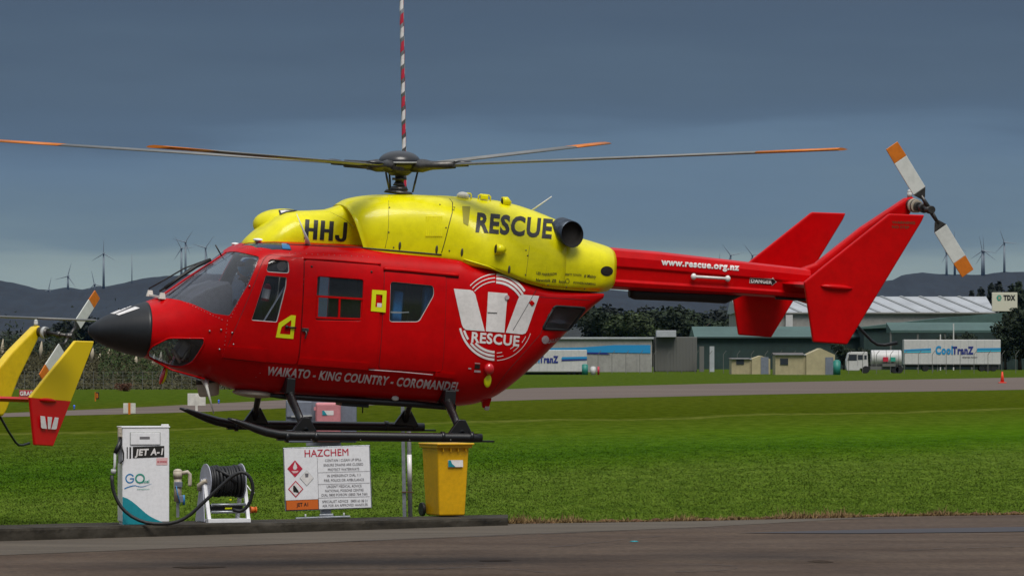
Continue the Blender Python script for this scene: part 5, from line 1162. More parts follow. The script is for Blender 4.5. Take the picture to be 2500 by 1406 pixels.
ridge('hills', [(-900, 690), (-300, 678), (0, 685), (30, 689), (70, 697), (95, 704), (125, 705), (160, 699), (200, 704), (235, 696), (260, 696), (300, 689), (340, 681), (400, 673), (500, 668), (800, 672), (1100, 690), (1400, 705), (1540, 712), (1700, 704), (1900, 700), (2100, 688), (2180, 680), (2200, 668), (2250, 662), (2330, 666), (2400, 668), (2450, 661), (2500, 662), (3400, 670)], 8600, 2600, 'hill_green', 2.8, 3, 1400)
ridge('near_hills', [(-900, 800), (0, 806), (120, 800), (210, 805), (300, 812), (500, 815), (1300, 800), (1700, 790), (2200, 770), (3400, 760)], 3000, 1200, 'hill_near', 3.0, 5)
# wind turbines
TB = [((253, 620), 34, (88, 212, 330), 697), ((166, 675), 33, (75, 195, 305), 702), ((119, 709), 32, (78, 198, 318), 712), ((231, 695), 34, (102, 222, 345), 704), ((443, 607), 33, (118, 238, 4), 684), ((453, 592), 33, (57, 165, 290), 680), ((502, 606), 34, (55, 163, 280), 680),
      ((2311, 618), 26, (118, 245, 20), 668), ((2331, 599), 34, (92, 210, 330), 666), ((2398, 613), 36, (102, 215, 350), 668), ((2402, 614), 38, (94, 238, 322), 669), ((2452, 593), 33, (110, 228, 355), 666), ((1784, 624), 34, (128, 248, 10), 705), ((1837, 624), 34, (128, 250, 10), 705), ((2052, 622), 33, (95, 215, 335), 700), ((1757, 650), 30, (90, 210, 330), 705)]
TL = ['wind turbine far left with one blade straight up, tallest on the left ridge', 'wind turbine on the left ridge with its top blade leaning right', 'single turbine blade tip showing above the left ridge', 'wind turbine mostly hidden behind the ridge below the tall left turbine', 'wind turbine whose blade points low to the left, in the pair near the windscreen', 'taller wind turbine of the overlapping pair near the helicopter nose', 'wind turbine just left of the cockpit with two blades raised in a V',
      'small wind turbine leftmost of the right ridge group', 'wind turbine with vertical blade second from left on the right ridge', 'wind turbine at the front of the overlapping pair on the right ridge', 'wind turbine behind in the overlapping pair on the right ridge', 'wind turbine rightmost on the right ridge', 'wind turbine hub and blades just above the tail boom beside the website address', 'wind turbine blade showing left of the far tail fin', 'wind turbine blade tip between the two red tail fins', 'short blade tip above the boom, left of the others']
for (hx, hy), bl, angs, by in [TB[i] for i in range(len(TB))]:
    i = [t[0] for t in TB].index((hx, hy)); d = 8500+i*7; H = W(hx, hy, d); B_ = W(hx+1, by+8, d)
    root = empty('wind_turbine', TL[i], 'wind turbine', (H.x, d, B_.z), group='wind turbines along the hill ridges'); hz = H.z-B_.z; s = F/d
    MB().tube([(0, 0, 0), (0, 0, hz)], [2.3, 1.3], 12).build('tower', 'turbine_white', root); MB().box((0, 2, hz+.5), (3.2, 8, 3.4)).ell((0, -3.2, hz+.5), (1.8, 2, 1.8), 10, 8).build('nacelle', 'turbine_white', root)
    for a in angs:
        u = Vector((math.cos(R(a)), 0, math.sin(R(a)))); v = Vector((-u.z, 0, u.x)); o = Vector((0, -3.6, hz+.5)); r = bl/s
        V = [o+u*r*t+v*w*k+Vector((0, q_, 0)) for t, w in ((0, 1.0), (.2, 1.6), (1, .35)) for k, q_ in ((-.4, 0), (0, -.5), (.6, 0), (0, .5))]
        mesh_obj('rotor_blade', V, [(4*j+k, 4*j+(k+1) % 4, 4*j+4+(k+1) % 4, 4*j+4+k) for j in range(2) for k in range(4)]+[(8, 9, 10, 11), (3, 2, 1, 0)], 'turbine_white', root)
mp_ = W(322, 700, 8450); ms_ = MB(); h_ = 78/F*8450
ms_.tube([(0, 0, 0), (0, 0, h_)], [1.0, .5], 6)
o = ms_.build('lattice_mast', 'turbine_white'); o.location = mp_; tag(o, 'thin pale mast standing on the left ridge between turbines', 'mast')

# ---- trees: a tapered trunk with limbs and a crown of leaf clumps
def leaf_cloud(lobes, n, size, seed):
    rg = np.random.RandomState(seed); V = []; Fc = []; tot = sum(l[3]*l[4] for l in lobes)
    for cx, cy, cz, r, h in lobes:
        k = int(n*r*h/tot)
        for _ in range(k):
            u = rg.normal(size=3); u /= np.linalg.norm(u); q_ = rg.uniform(.45, 1.05)
            p = np.array([cx+u[0]*r*q_, cy+u[1]*r*q_, cz+u[2]*h*q_]); s = size*rg.uniform(.5, 1.3); a = rg.normal(size=3); b = rg.normal(size=3); a /= np.linalg.norm(a); b -= a*a.dot(b); b /= np.linalg.norm(b); o_ = len(V)
            V += [tuple(p-a*s), tuple(p+b*s*.7), tuple(p+a*s), tuple(p-b*s*.7)]; Fc.append((o_, o_+1, o_+2, o_+3))
    return V, Fc
def tree_mesh(kind, seed):
    rg = random.Random(seed)
    if kind == 'conifer': lobes = [(rg.uniform(-.3, .3), rg.uniform(-.3, .3), 1.2+i*.95, 2.6*(1-i/10.5), .8) for i in range(10)]
    elif kind == 'bush': lobes = [(rg.uniform(-1.2, 1.2), rg.uniform(-1, 1), rg.uniform(.5, 1.2), rg.uniform(.6, 1.2), rg.uniform(.5, .9)) for i in range(7)]
    else: lobes = [(rg.uniform(-2.6, 2.6), rg.uniform(-2, 2), rg.uniform(2.8, 8), rg.uniform(1.2, 2.4), rg.uniform(1.0, 2.0)) for i in range(12)]
    return leaf_cloud(lobes, 3600 if kind != 'bush' else 900, .27 if kind != 'bush' else .16, seed)
TMESH = {}
for kd in ('conifer', 'broad', 'bush'):
    for sdd in (1, 2, 3):
        V, Fc = tree_mesh(kd, sdd*11+len(kd)); me = bpy.data.meshes.new('crown'); me.from_pydata(V, [], Fc); me.materials.append(MATS['leaf_dark']); TMESH[kd, sdd] = me
tk = MB(); tk.tube([(0, 0, 0), (.05, 0, 1.5), (0, .1, 3), (.1, 0, 6)], [.3, .24, .2, .06], 8)
for a in range(5): tk.tube([(0, 0, 2.2+.5*a), (math.cos(a*2.2)*1.0, math.sin(a*2.2)*1.0, 3.2+.6*a), (math.cos(a*2.2)*1.9, math.sin(a*2.2)*1.9, 3.9+.7*a)], [.11, .07, .02], 6)
tko = tk.build('trunk', 'bark'); trunk_me = tko.data; bpy.data.objects.remove(tko)
NTREE = [0]
def tree(px, base, top, kind, m, label, group, d=None, wide=1.0, seed=None):
    p = G(px, base) if d is None else W(px, base, d); H = (base-top)/F*p.y; ref = {'conifer': 10.4, 'broad': 9.6, 'bush': 2.0}[kind]; s = H/ref; NTREE[0] += 1; sd_ = seed or NTREE[0] % 3+1
    if d is not None: s = (W(px, top, d).z)/ref; p = Vector((p.x, d, 0))
    root = empty('bush' if kind == 'bush' else 'tree', label, 'bush' if kind == 'bush' else 'tree', (p.x, p.y, 0), (0, 0, NTREE[0]*1.7), group)
    root.scale = (s*wide, s*wide, s); c = bpy.data.objects.new('crown', TMESH[kind, sd_]); link(c, root); c.material_slots[0].link = 'OBJECT'; c.material_slots[0].material = MATS[m]; c['kind'] = 'thing'
    if kind != 'bush': link(bpy.data.objects.new('trunk', trunk_me), root)
    return root
A_ = 'trees behind the trucks and warehouse'
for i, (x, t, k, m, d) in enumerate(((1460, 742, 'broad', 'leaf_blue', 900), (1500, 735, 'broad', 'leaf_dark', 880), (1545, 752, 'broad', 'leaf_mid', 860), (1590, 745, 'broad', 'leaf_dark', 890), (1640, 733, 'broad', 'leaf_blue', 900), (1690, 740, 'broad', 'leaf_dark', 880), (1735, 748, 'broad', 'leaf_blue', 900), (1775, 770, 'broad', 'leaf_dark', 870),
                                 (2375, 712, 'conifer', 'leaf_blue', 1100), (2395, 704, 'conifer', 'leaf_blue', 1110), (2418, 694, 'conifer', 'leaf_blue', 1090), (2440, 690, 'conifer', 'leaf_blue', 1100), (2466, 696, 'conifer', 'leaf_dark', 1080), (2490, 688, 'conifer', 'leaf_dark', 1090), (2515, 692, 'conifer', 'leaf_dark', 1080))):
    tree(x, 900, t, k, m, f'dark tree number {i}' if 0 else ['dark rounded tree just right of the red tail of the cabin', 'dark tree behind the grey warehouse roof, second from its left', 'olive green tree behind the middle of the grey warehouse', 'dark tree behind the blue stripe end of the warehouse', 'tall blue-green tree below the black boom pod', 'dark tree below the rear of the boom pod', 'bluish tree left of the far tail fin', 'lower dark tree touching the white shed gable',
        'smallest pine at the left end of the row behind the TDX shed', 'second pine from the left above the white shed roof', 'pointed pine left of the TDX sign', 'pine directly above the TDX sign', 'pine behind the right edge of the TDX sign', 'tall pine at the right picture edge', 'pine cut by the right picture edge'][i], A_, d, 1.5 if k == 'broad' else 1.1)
for i, (x, b, t) in enumerate(((2455, 905, 800), (2490, 905, 760), (2515, 905, 730), (2330, 905, 810), (2120, 905, 842), (2060, 905, 830))):
    tree(x, b, t, 'broad', 'leaf_dark', ['dark tree right of the white trailer', 'tall dark tree beside the trailer, below the TDX sign', 'dark tree at the right edge behind the fence', 'dark tree top showing above the white trailer', 'low dark tree behind the tanker truck', 'dark tree between the cream hut and tanker truck'][i], 'dark trees around the white trailer', 715, 1.2)
# left bank: scrub, bushes, pampas
def bank(name, x0, x1, d0, d1, hgt, m, seed, label, n=60000, size=.15):
    rg = np.random.RandomState(seed); V = []; Fc = []
    for _ in range(n):
        d = rg.uniform(d0, d1); px = rg.uniform(x0, x1); t = (d-d0)/(d1-d0); hh = hgt*t*(.75+.35*math.sin(px*.02+seed)+.2*math.sin(px*.07)); x = (px-1250)/F*d; zz = float(np.interp(d, (338, 362, 395, 430), (0, 1.2, 2.1, 2.4)))+rg.exponential(.22)*hgt/2.6*(1+.5*math.sin(px*.05))
        s = size*rg.uniform(.5, 1.5); a = rg.normal(size=3); b = rg.normal(size=3); a /= np.linalg.norm(a); b -= a*a.dot(b); b /= np.linalg.norm(b); o_ = len(V)
        V += [(x-a[0]*s, d-a[1]*s, zz-a[2]*s), (x+b[0]*s*.6, d+b[1]*s*.6, zz+b[2]*s*.6), (x+a[0]*s, d+a[1]*s, zz+a[2]*s)]; Fc.append((o_, o_+1, o_+2))
    o = mesh_obj(name, V, Fc, m); return tag(o, label, 'undergrowth', kind='stuff')
bm_ = MB(); V = []
for i in range(60):
    px = -300+i*22
    for d, zz in ((338, 0), (362, 1.2), (395, 2.1), (430, 2.4), (470, -.2)): V.append(((px-1250)/F*d, d, zz*(1 if px < 700 else max(0, 1-(px-700)/200))+.15*math.sin(i*1.3+d)*(zz > 0)-.3*(px > 850)-.05))
mesh_b = mesh_obj('earth_bank', V, [(i*5+j, i*5+j+1, i*5+j+6, i*5+j+5) for i in range(59) for j in range(4)], 'scrub'); tag(mesh_b, kind='structure')
bank('scrub', -250, 900, 335, 430, 2.6, 'scrub', 4, 'rough tan grass and scrub on the bank behind the taxiway')
bank('green_scrub', 240, 420, 345, 400, 2.2, 'scrub_green', 9, 'patch of bright green scrub below the helicopter nose', 12000, .13)
bank('dark_scrub', -100, 520, 398, 446, 4.2, 'leaf_dark', 21, 'dark green bushes massed along the top of the left bank', 26000, .2)
bl_ = ['dark bush left of the yellow tail fin', 'dark bush behind the tail rotor tip', 'dark bush between the tail fin and the black nose', 'rounded dark bush under the black nose cone', 'olive bush right of the nose cone tip', 'dark bush beside the pale plumes under the nose', 'low dark bush on the bank behind the fence', 'green bush at the foot of the chin window', 'dark bush at the left picture edge', 'bush behind the taxiway board']
for i, (x, b, t, m, w) in enumerate(((20, 900, 838, 'leaf_dark', 1.2), (110, 905, 850, 'leaf_dark', 1.0), (215, 905, 838, 'leaf_dark', 1.1), (262, 900, 836, 'leaf_mid', 1.2), (308, 905, 850, 'leaf_dark', 1.0), (345, 905, 858, 'leaf_dark', 1.0), (390, 925, 886, 'scrub_green', 1.2), (225, 925, 893, 'leaf_dark', 1.0), (-20, 905, 846, 'leaf_dark', 1.2), (430, 915, 872, 'leaf_mid', 1.2))):
    r_ = tree(x, b, t, 'bush', m, bl_[i], 'bushes on the left bank', None, w); d = 420-i*2; r_.location = (W(x, b, d).x, d, 1.0); s = ((YH-t)/F*d+EYE-1.0)/2.0; r_.scale = (max(s, .6)*1.3*w, max(s, .6)*w, max(s, .6))
rb = tree(303, 955, 930, 'bush', 'rust_bush', 'small reddish brown bush at the foot of the bank', None); 
for i, (x, b, t) in enumerate(((190, 790, 760), (215, 800, 768), (240, 800, 790), (285, 800, 798), (330, 800, 812), (-30, 800, 800), (60, 800, 806))):
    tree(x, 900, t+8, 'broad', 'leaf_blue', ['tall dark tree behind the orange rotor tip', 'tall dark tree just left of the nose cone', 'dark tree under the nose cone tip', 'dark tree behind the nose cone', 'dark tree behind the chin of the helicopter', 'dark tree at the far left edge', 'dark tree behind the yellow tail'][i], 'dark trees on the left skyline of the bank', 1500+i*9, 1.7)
pl_l = 'pale pampas plume standing on the left bank'
for i in range(15):
    x = random.choice([random.uniform(80, 135), random.uniform(215, 300), random.uniform(0, 10), random.uniform(250, 420)]); d = random.uniform(360, 410); hh = random.uniform(.35, .8); z0 = 1.2+random.uniform(.4, 1.6); p = (W(x, 0, d).x, d, z0-.6)
    r_ = MB(); r_.tube([(0, 0, 0), (.05, 0, .7), (.12, 0, .7+hh)], [.03, .17, .03], 6); o = r_.build('pampas_plume', 'plume'); o.location = p; tag(o, pl_l, 'plume', 'pampas plumes on the left bank')
# fence on the left bank
fe_ = empty('wire_fence', 'grey wire fence with thin posts along the foot of the left bank', 'fence', (W(300, 0, 334).x, 334, 0))
wires = MB()
for i in range(34):
    px = -60+i*24; x = W(px, 0, 334).x-fe_.location.x; MB().bar((x, 0, 0), (x, 0, 1.25), .03).build('fence_post', 'post_grey', fe_)
x0, x1 = W(-70, 0, 334).x-fe_.location.x, W(740, 0, 334).x-fe_.location.x
for zz in (.2, .45, .7, .95, 1.2): MB().bar((x0, 0, zz), (x1, 0, zz), .015).build('fence_wire', 'post_grey', fe_)
# ---- sheds
def shed(name, label, d, x0, x1, eave, ridge_y, base_y, m_wall, m_roof, depth=26, ribs=0, rib_m='roof_rib', base_z=None):
    """long shed, roof slope towards the camera"""
    A, B = W(x0, eave, d), W(x1, eave, d); w = B.x-A.x; He = A.z; Hr = W(x0, ridge_y, d).z+(depth/2)*(YH-ridge_y)/F
    root = empty(name, label, 'building', ((A.x+B.x)/2, d, 0)); h = w/2
    MB().box((0, depth/2, He/2), (w, depth, He)).build('wall', m_wall, root)
    MB().prism([(-h-.3, -.4, He-.05), (-h-.3, depth/2, Hr), (-h-.3, depth+.4, He-.05), (-h-.3, depth/2, He-.2)], (w+.6, 0, 0)).build('roof', m_roof, root)
    for i in range(ribs):
        x = -h+w*(i+.5)/ribs; MB().bar((x+2.2, -.42, He-.0), (x-2.6, depth/2, Hr+.08), .5, .12).build('roof_panel', rib_m, root)
    MB().bar((-h-.3, -.5, He-.12), (h+.3, -.5, He-.12), .25, .22).build('gutter', m_wall, root)
    return root, w, He, Hr
r1, w1, He1, Hr1 = shed('white_shed', 'long white roofed warehouse with slanting roof ribs behind the trucks', 780, 1800, 2425, 762, 724, 900, 'wall_pale', 'roof_white', 30, 13)
for i in range(24): MB().box((-w1/2+w1*(i+.5)/24, -.03, He1*.5), (.10, .06, He1*.96)).build('wall_panel', 'wall_pale', r1)
MB().box((-w1/2+8.2, -.5, 4), (1.1, .8, 9)).build('column', 'trailer_white', r1)
sg = empty('shop_sign', 'cream board with green hexagon and TDX letters above the white shed', 'sign', (W(2453, 757, 770).x, 770, W(2453, 760, 770).z)); Sg = F/770
sw, sh = 62/Sg, 46/Sg; mat('sign_cream', (.62, .60, .47), .5)
MB().box((0, .3, sh/2), (sw, .5, sh)).build('board', 'sign_cream', sg, .05)
MB().bar((-sw*.3, .4, -8), (-sw*.3, .4, 0), .4).bar((sw*.3, .4, -8), (sw*.3, .4, 0), .4).build('sign_leg', 'post_grey', sg)
bs = board_map(Vector((-sw/2, .05, 0)), Vector((sw, 0, 0)), Vector((0, 0, sh)), .03); board_text('tdx_lettering', 'TDX', .45, .60, .92, .24, bs, sw/sh, 'ink', sg, .07)
board_poly('hexagon', [(.17, .72), (.23, .86), (.33, .86), (.38, .72), (.33, .56), (.23, .56)], bs, 'green_print', sg); board_poly('hexagon_half', [(.25, .62), (.25, .80), (.31, .78), (.34, .71), (.31, .64)], board_map(Vector((-sw/2, .05, 0)), Vector((sw, 0, 0)), Vector((0, 0, sh)), .05), 'wall_cream', sg)
r2, w2, He2, Hr2 = shed('green_shed', 'long low dark green shed with pale green roof behind the white trailer', 745, 1700, 2230, 822, 797, 900, 'wall_green', 'roof_green', 22, 0)
for i in range(16): MB().box((-w2/2+w2*(i+.5)/16, -.03, He2*.5), (.12, .06, He2*.96)).build('wall_panel', 'wall_green', r2)
s_ = F/735; hx_ = lambda x: (x-2340)/s_; hz_ = lambda y: EYE+(YH-y)/s_
r3 = empty('green_hangar', 'green hangar with a roof edge rising to the right behind the white trailer', 'building', (W(2340, 0, 735).x, 735, 0))
MB().prism([(hx_(2097), 0, hz_(803)), (hx_(2097), 0, hz_(799)), (hx_(2330), 0, hz_(773)), (hx_(2660), 0, hz_(746)), (hx_(2660), 0, hz_(786)), (hx_(2420), 0, hz_(790)), (hx_(2240), 0, hz_(797))], (0, 24, 0)).build('roof', 'roof_green', r3)
MB().prism([(hx_(2110), .5, 0), (hx_(2110), .5, hz_(800)), (hx_(2650), .5, hz_(780)), (hx_(2650), .5, 0)], (0, 22, 0)).build('wall', 'wall_green', r3)
for i in range(8): MB().box((hx_(2120+i*66), .45, hz_(812)/2), (.14, .1, hz_(812))).build('wall_panel', 'wall_green', r3)
cn = empty('canopy', 'pale green flat canopy standing before the green hangar', 'canopy', (W(2340, 0, 722).x, 722, 0)); wz = lambda y: W(0, y, 722).z; ww = 330/F*722
MB().prism([(-ww/2, 0, wz(812)), (-ww/2, 0, wz(806)), (-ww/2, 9, wz(786)), (-ww/2, 9, wz(812))], (ww, 0, 0)).build('canopy_roof', 'roof_green', cn)
for i in range(6): MB().bar((-ww/2+ww*i/5, .3, 0), (-ww/2+ww*i/5, .3, wz(810)), .25).build('canopy_post', 'post_grey', cn)
# grey warehouse with blue stripe
gw = empty('warehouse', 'long pale grey warehouse with a blue stripe along its wall', 'building', (W(1390, 0, 640).x, 640, 0)); S6 = F/640; gx = lambda x: (x-1390)/S6; gz = lambda y: EYE+(YH-y)/S6
MB().box(((gx(1140)+gx(1592))/2, 8, gz(826)/2), (gx(1592)-gx(1140), 16, gz(826))).build('wall', 'wall_pale', gw); MB().box(((gx(1140)+gx(1592))/2, 8, gz(825)), (gx(1596)-gx(1136), 16.6, .25)).build('roof', 'roof_white', gw)
MB().prism([(gx(1200), -.04, gz(856)), (gx(1588), -.04, gz(862)), (gx(1588), -.04, gz(842)), (gx(1500), -.04, gz(842)), (gx(1420), -.04, gz(848)), (gx(1200), -.04, gz(852))], (0, -.03, 0)).build('blue_stripe', 'stripe_blue', gw)
MB().prism([(gx(1380), -.05, gz(862)), (gx(1490), -.05, gz(865)), (gx(1480), -.05, gz(861)), (gx(1380), -.05, gz(858))], (0, -.03, 0)).build('navy_stripe', 'stripe_navy', gw)
for i in range(20): MB().box((gx(1150+i*22.5), -.015, gz(826)*.5), (.08, .03, gz(826)*.98)).build('wall_panel', 'wall_pale', gw)
g2 = empty('container', 'grey shipping container right of the striped warehouse', 'container', (W(1650, 0, 650).x, 650, 0)); MB().box((0, 3, 2.3), (5.6, 6, 4.6)).build('container_body', 'post_grey', g2, .05)
for i in range(14): MB().box((-2.7+i*.415, -.03, 2.3), (.15, .08, 4.3)).build('rib', 'post_grey', g2)
MB().box((-1.3, .2, 5.0), (2.6, 3, .9)).build('container_top', 'roof_white', g2, .05)
for i, (x, m, l) in enumerate(((1713, 'post_grey', 'grey post standing right of the grey container'), (1738, 'roof_white', 'pale post between the grey container and the green wall'))):
    o = MB().bar((0, 0, 0), (0, 0, gz(845)), .9, .6).build('post', m); o.location = (W(x, 0, 648).x, 648, 0); tag(o, l, 'post')
# cream huts
def hut(x0, x1, eave, apex, base, d, label, split=None):
    s = F/d; w = (x1-x0)/s; z0 = lambda y: EYE+(YH-y)/s
    root = empty('hut', label, 'hut', (W((x0+x1)/2, 0, d).x, d, 0)); sp_ = (split-(x0+x1)/2)/s if split else 0
    MB().box(((-w/2+sp_)/2, 3, z0(eave)/2), (sp_+w/2, 6, z0(eave))).build('wall', 'wall_cream', root)
    MB().prism([(sp_, -.4, 0), (w/2, -.4, 0), (w/2, -.4, z0(eave)), ((sp_+w/2)/2, -.4, z0(apex)), (sp_, -.4, z0(eave))], (0, 6.4, 0)).build('gable_wall', 'wall_cream', root)
    MB().prism([(-w/2-.2, -.3, z0(eave)), (-w/2-.2, 3, z0((eave*2+apex)/3)), (-w/2-.2, 6.3, z0(eave))], (sp_+w/2, 0, 0)).build('roof', 'hut_roof', root)
    MB().box((w/2-.65, -.45, 1.0), (.9, .06, 2.0)).build('door', 'cab_grey', root)
    MB().box((-w/2+1.0, -.04, 1.5), (.9, .08, .7)).build('window', 'window_dark', root); MB().bar((-w/2, -.08, z0(eave)), (sp_, -.08, z0(eave)), .14).build('gutter', 'roof_white', root)
    for k in range(6): MB().box((-w/2+(sp_+w/2)*(k+.5)/6, -.01, z0(eave)/2), (.04, .03, z0(eave)*.96)).build('wall_batten', 'wall_cream', root)
    return root
hut(1893, 2038, 866, 850, 918, 560, 'cream hut with a gabled right end left of the tanker truck', 1968); hut(1786, 1880, 876, 868, 918, 575, 'smaller cream hut below the far tail fin', 1835)
tk_ = MB(); tk_.cyl((0, 0, 0), (0, 0, 1.5), .42, n=14).ell((0, 0, 1.5), (.42, .42, .2), 14, 8); o = tk_.build('green_drum', 'green_tank'); o.location = (W(2043, 0, 558).x, 558, 0); tag(o, 'small green drum beside the cream gabled hut', 'drum')
# trailers
def trailer(x0, x1, top, bot, d, label, letters, stripes):
    s = F/d; w = (x1-x0)/s; zt, zb_ = EYE+(YH-top)/s, EYE+(YH-bot)/s; root = empty('truck_trailer', label, 'trailer', (W((x0+x1)/2, 0, d).x, d, 0))
    MB().box((0, 1.25, (zt+zb_)/2), (w, 2.5, zt-zb_)).build('box_body', 'trailer_white', root, .06); MB().box((0, 1.25, zb_-.18), (w*.96, 1.6, .3)).build('chassis', 'chassis', root)
    r_ = min(.5, max(.25, zb_*.5))
    for k in (.62, .74, .86, -.55):
        for y_ in (.1, 2.1): MB().cyl((w/2*k, y_, r_), (w/2*k, y_+.3, r_), r_, n=16).build('wheel', 'rubber', root)
    for k in (-.2, -.15): MB().bar((w*k, .3, 0), (w*k, .3, zb_), .15).build('landing_leg', 'post_grey', root)
    bm1 = board_map(Vector((-w/2, -.0, zb_)), Vector((w, 0, 0)), Vector((0, 0, zt-zb_)), .05)
    for k in range(1, 12): MB().box((-w/2+w*k/12, -.008, (zt+zb_)/2), (.03, .02, (zt-zb_)*.97)).build('side_seam', 'roof_white', root)
    MB().box((0, -.02, zb_+.05), (w, .05, .10)).build('side_rail', 'post_grey', root)
    for t, a, y, b, h, m in letters: board_text('trailer_lettering', t, a, y, b, h, bm1, w/(zt-zb_), m, root, .05)
    for pts, m in stripes: board_poly('side_stripe', pts, bm1, m, root)
    return root
trailer(2207, 2443, 829, 890, 665, 'white CoolTranz trailer behind the tanker truck on the right', [('Cool', .325, .43, .505, .30, 'stripe_blue'), ('TranZ', .50, .43, .72, .28, 'stripe_navy'), ('refrigerated transport', .60, .28, .76, .05, 'ink_grey')],
        [([(.0, .60), (.28, .66), (.28, .58), (.0, .55)], 'stripe_blue'), ([(.0, .53), (.28, .55), (.28, .49), (.0, .48)], 'stripe_cyan'), ([(.75, .58), (.76, .66), (1, .67), (1, .60)], 'stripe_blue'), ([(.75, .51), (.76, .57), (1, .58), (1, .53)], 'stripe_cyan')])
trailer(1200, 1433, 854, 908, 560, 'white CoolTranz trailer partly hidden by the red cabin, in front of the warehouse', [('Cool', .325-.0, .43, .505, .30, 'stripe_blue'), ('TranZ', .50, .43, .70, .28, 'stripe_navy')],
        [([(.73, .58), (.74, .68), (1, .70), (1, .60)], 'stripe_blue'), ([(.73, .50), (.74, .57), (1, .59), (1, .54)], 'stripe_navy')])
d = 557
for x, h, m, r_, nm, lb in ((1428, 1.1, 'green_tank', .35, 'green_drum', 'green drum at the end of the white trailer near the cabin'), (1448, .85, 'trailer_white', .30, 'white_drum', 'white drum between the green drum and the red post'), (1461, .9, 'red_print', .12, 'red_post', 'short red post right of the white drum')):
    o = MB().cyl((0, 0, 0), (0, 0, h), r_, n=14).ell((0, 0, h), (r_, r_, r_*.4), 14, 6).build(nm, m); o.location = (W(x, 0, d).x, d, 0); tag(o, lb, nm.split('_')[1])
# tanker truck
tt = empty('tanker_truck', 'small white tanker truck parked in front of the CoolTranz trailer', 'truck', (W(2135, 0, 600).x, 600, 0)); s = F/600; tx = lambda x: (x-2135)/s; tz = lambda y: EYE+(YH-y)/s
MB().prism([(tx(2066), 0, tz(895)), (tx(2066), 0, tz(880)), (tx(2071), 0, tz(862)), (tx(2078), 0, tz(859)), (tx(2118), 0, tz(859)), (tx(2120), 0, tz(900)), (tx(2100), 0, tz(900)), (tx(2098), 0, tz(905)), (tx(2068), 0, tz(905))], (0, 2.2, 0)).build('cab', 'trailer_white', tt, .08)
MB().prism([(tx(2069), -.02, tz(880)), (tx(2073), -.02, tz(865)), (tx(2092), -.02, tz(865)), (tx(2092), -.02, tz(880))], (0, .03, 0)).build('windscreen', 'window_dark', tt); MB().box((tx(2101), -.01, tz(872)), (.65, .04, .6)).build('side_window', 'window_dark', tt); MB().box((tx(2113), -.01, tz(872)), (.3, .04, .5)).build('side_window', 'window_dark', tt)
MB().cyl((tx(2128), 1.1, tz(874)), (tx(2202), 1.1, tz(874)), .98, n=28).build('tank', 'trailer_white', tt, .08); MB().box((tx(2165), 1.1, tz(898)), (tx(2205)-tx(2125), 1.9, .45)).build('chassis', 'post_grey', tt)
MB().box((tx(2162), -.0, tz(877)), (.62, .32, .55)).build('red_panel', 'red_print', tt); MB().box((tx(2180), -.0, tz(877)), (.6, .32, .5)).build('green_panel', 'green_print', tt)
MB().box((tx(2067), 1.1, tz(896)), (.12, 2.0, .35)).build('bumper', 'cab_grey', tt); MB().box((tx(2067.5), .25, tz(889)), (.06, .3, .18)).build('headlight', 'galv_pale', tt); MB().box((tx(2072), -.25, tz(872)), (.08, .25, .45)).build('mirror', 'black', tt); MB().prism([(tx(2094), -.015, tz(862)), (tx(2094), -.015, tz(893)), (tx(2093.5), -.015, tz(893)), (tx(2093.5), -.015, tz(862))], (0, -.02, 0)).build('door_seam', 'ink_grey', tt); MB().box((tx(2170), -.05, tz(891)), (1.6, .3, .35)).build('tool_locker', 'post_grey', tt)
for k in range(3): MB().cyl((tx(2134+k*30), 1.1, tz(874)), (tx(2134+k*30)+.05, 1.1, tz(874)), .99, n=28).build('tank_band', 'post_grey', tt)
MB().bar((tx(2107), .2, tz(859)), (tx(2107), .2, tz(852)), .08).build('exhaust_stack', 'post_grey', tt)
for x in (2114, 2185, 2196):
    for y_ in (-.05, 1.95): MB().cyl((tx(x), y_, .45), (tx(x), y_+.28, .45), .45, n=18).build('wheel', 'rubber', tt)
for x, t_, lb, nm in ((2328, 790, 'thin white lamp pole above the right trailer', 'lamp_pole'), (2296, 816, 'short white vertical pole on top of the trailer line', 'white_pole')):
    o = MB().bar((0, 0, 0), (0, 0, EYE+(YH-t_)/F*700), .16).build(nm, 'trailer_white'); o.location = (W(x, 0, 700).x, 700, 0); tag(o, lb, 'pole')
# far security fence with cranked posts
ff = empty('security_fence', 'thin wire fence with cranked post tops in front of the trucks', 'fence', (W(2200, 0, 590).x, 590, 0))
for i in range(38):
    px = 1290+i*34; x = W(px, 0, 590).x-ff.location.x; MB().bar((x, 0, 0), (x, 0, 2.3), .06).bar((x, 0, 2.3), (x+.35, 0, 2.75), .06).build('fence_post', 'post_grey', ff)
# cone on the runway, field markers, boards
co = G(2447, 935); s = F/co.y; tc_ = empty('traffic_cone', 'orange traffic cone with pale collar standing on the runway at the right', 'traffic cone', co)
hh = 28/s; MB().box((0, 0, .04), (19/s, 19/s, .08)).build('cone_base', 'cone_orange', tc_, .02); MB().cyl((0, 0, .06), (0, 0, hh), .36*hh*.5, .06*hh, 20).build('cone_body', 'cone_orange', tc_); MB().cyl((0, 0, hh*.62), (0, 0, hh*.78), .105*hh, .085*hh, 20).build('cone_collar', 'white_mark', tc_)
def marker(name, px0, px1, top, bot, base, m, label, cat, legs=1, depth=.06):
    p = G((px0+px1)/2, base); s = F/p.y; r_ = empty(name, label, cat, p); w, h = (px1-px0)/s, (bot-top)/s
    MB().box((0, 0, (base-bot)/s+h/2), (w, depth, h)).build('board', m, r_, .01); return r_, w, h, (base-bot)/s, s
r_, w, h, z0, s = marker('field_board', 458, 502, 960, 990, 1003, 'white_old', 'white square board on a single post beside the taxiway', 'board'); MB().bar((0, -.04, 0), (0, -.04, z0+h*.8), 6/s).build('board_post', 'white_old', r_)
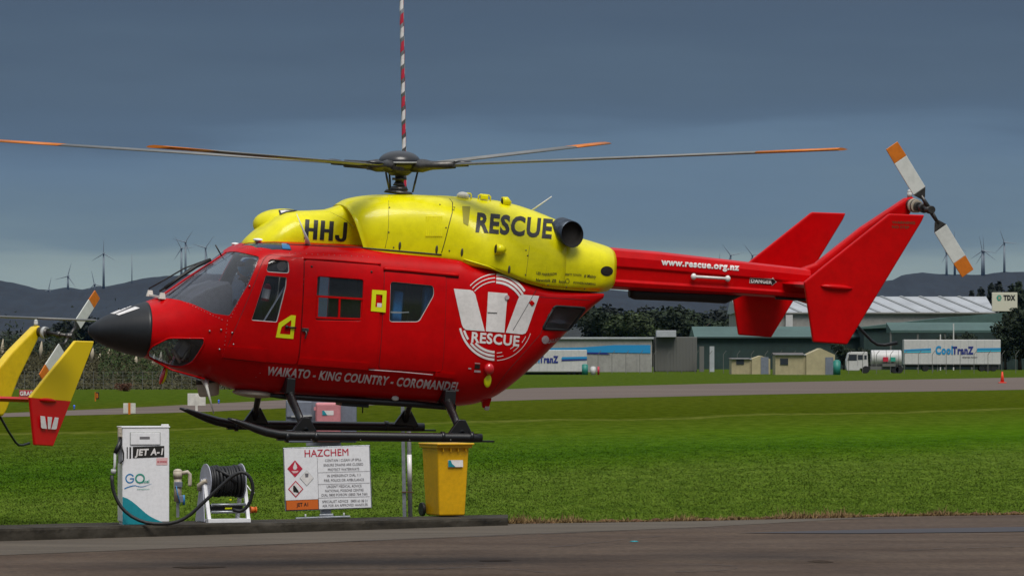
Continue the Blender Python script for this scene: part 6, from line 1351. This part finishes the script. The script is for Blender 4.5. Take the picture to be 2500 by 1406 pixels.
r_, w, h, z0, s = marker('field_board', 301, 331, 984, 1009, 1011, 'white_old', 'low white board with a yellow stripe down its middle', 'board'); MB().box((0, -.04, h*.55), (5.5/s, .03, h*1.15)).build('yellow_stripe', 'orange', r_)
r_, w, h, z0, s = marker('taxiway_sign', 233, 242, 957, 974, 979, 'ink', 'small black and yellow taxiway sign on the grass', 'sign'); MB().bar((-w*.5, 0, 0), (-w*.5, 0, z0+h), .06).build('sign_post', 'orange', r_)
board_text('sign_lettering', 'B', .25, .2, .8, .6, board_map(Vector((-w/2, -.04, z0)), Vector((w, 0, 0)), Vector((0, 0, h)), .01), w/h, 'orange', r_, .04)
r_, w, h, z0, s = marker('grass_sign', 47, 100, 952, 968, 985, 'sign_red', 'red sign with white letters GRASS behind the yellow tail', 'sign'); MB().bar((0, .02, 0), (0, .02, z0), .1).build('sign_post', 'post_grey', r_)
board_text('sign_lettering', 'GRASS', .03, .2, .72, .6, board_map(Vector((-w/2, -.04, z0)), Vector((w, 0, 0)), Vector((0, 0, h)), .01), w/h, 'white_mark', r_, .04)
for x, y, lb in ((181, 999, 'blue taxiway edge light at the left end of the taxiway'), (534, 985, 'blue taxiway edge light below the searchlight aerial')):
    p = G(x, y); o = MB().cyl((0, 0, 0), (0, 0, .12), .03, n=10).ell((0, 0, .14), (.05, .05, .06), 10, 8).build('edge_light', 'lamp_blue'); o.location = p; tag(o, lb, 'light', 'taxiway edge lights')
p = G(1548, 1323); o = MB().ell((0, 0, .01), (.06, .03, .012), 10, 6).build('litter_scrap', 'teal'); o.location = p; tag(o, 'small scrap of teal litter on the dark apron', 'litter')
# ---- haze
HZ = bpy.data.materials.new('haze'); HZ.use_nodes = True; nt = HZ.node_tree; nt.nodes.clear(); v = nt.nodes.new('ShaderNodeVolumePrincipled'); v.inputs['Density'].default_value = 0.75e-5; v.inputs['Color'].default_value = (.22, .48, 1.0, 1); v.inputs['Anisotropy'].default_value = .0
oo = nt.nodes.new('ShaderNodeOutputMaterial'); nt.links.new(v.outputs[0], oo.inputs['Volume'])
hb_ = MB(); hb_.box((0, 4700, 100), (7000, 9600, 220+60)); 
hz_o = mesh_obj('haze', [(x, y, z) for x in (-3500, 3500) for y in (-200, 9400) for z in (-3, 320)], [(0, 1, 3, 2), (4, 6, 7, 5), (0, 4, 5, 1), (2, 3, 7, 6), (0, 2, 6, 4), (1, 5, 7, 3)], HZ); tag(hz_o, kind='stuff')
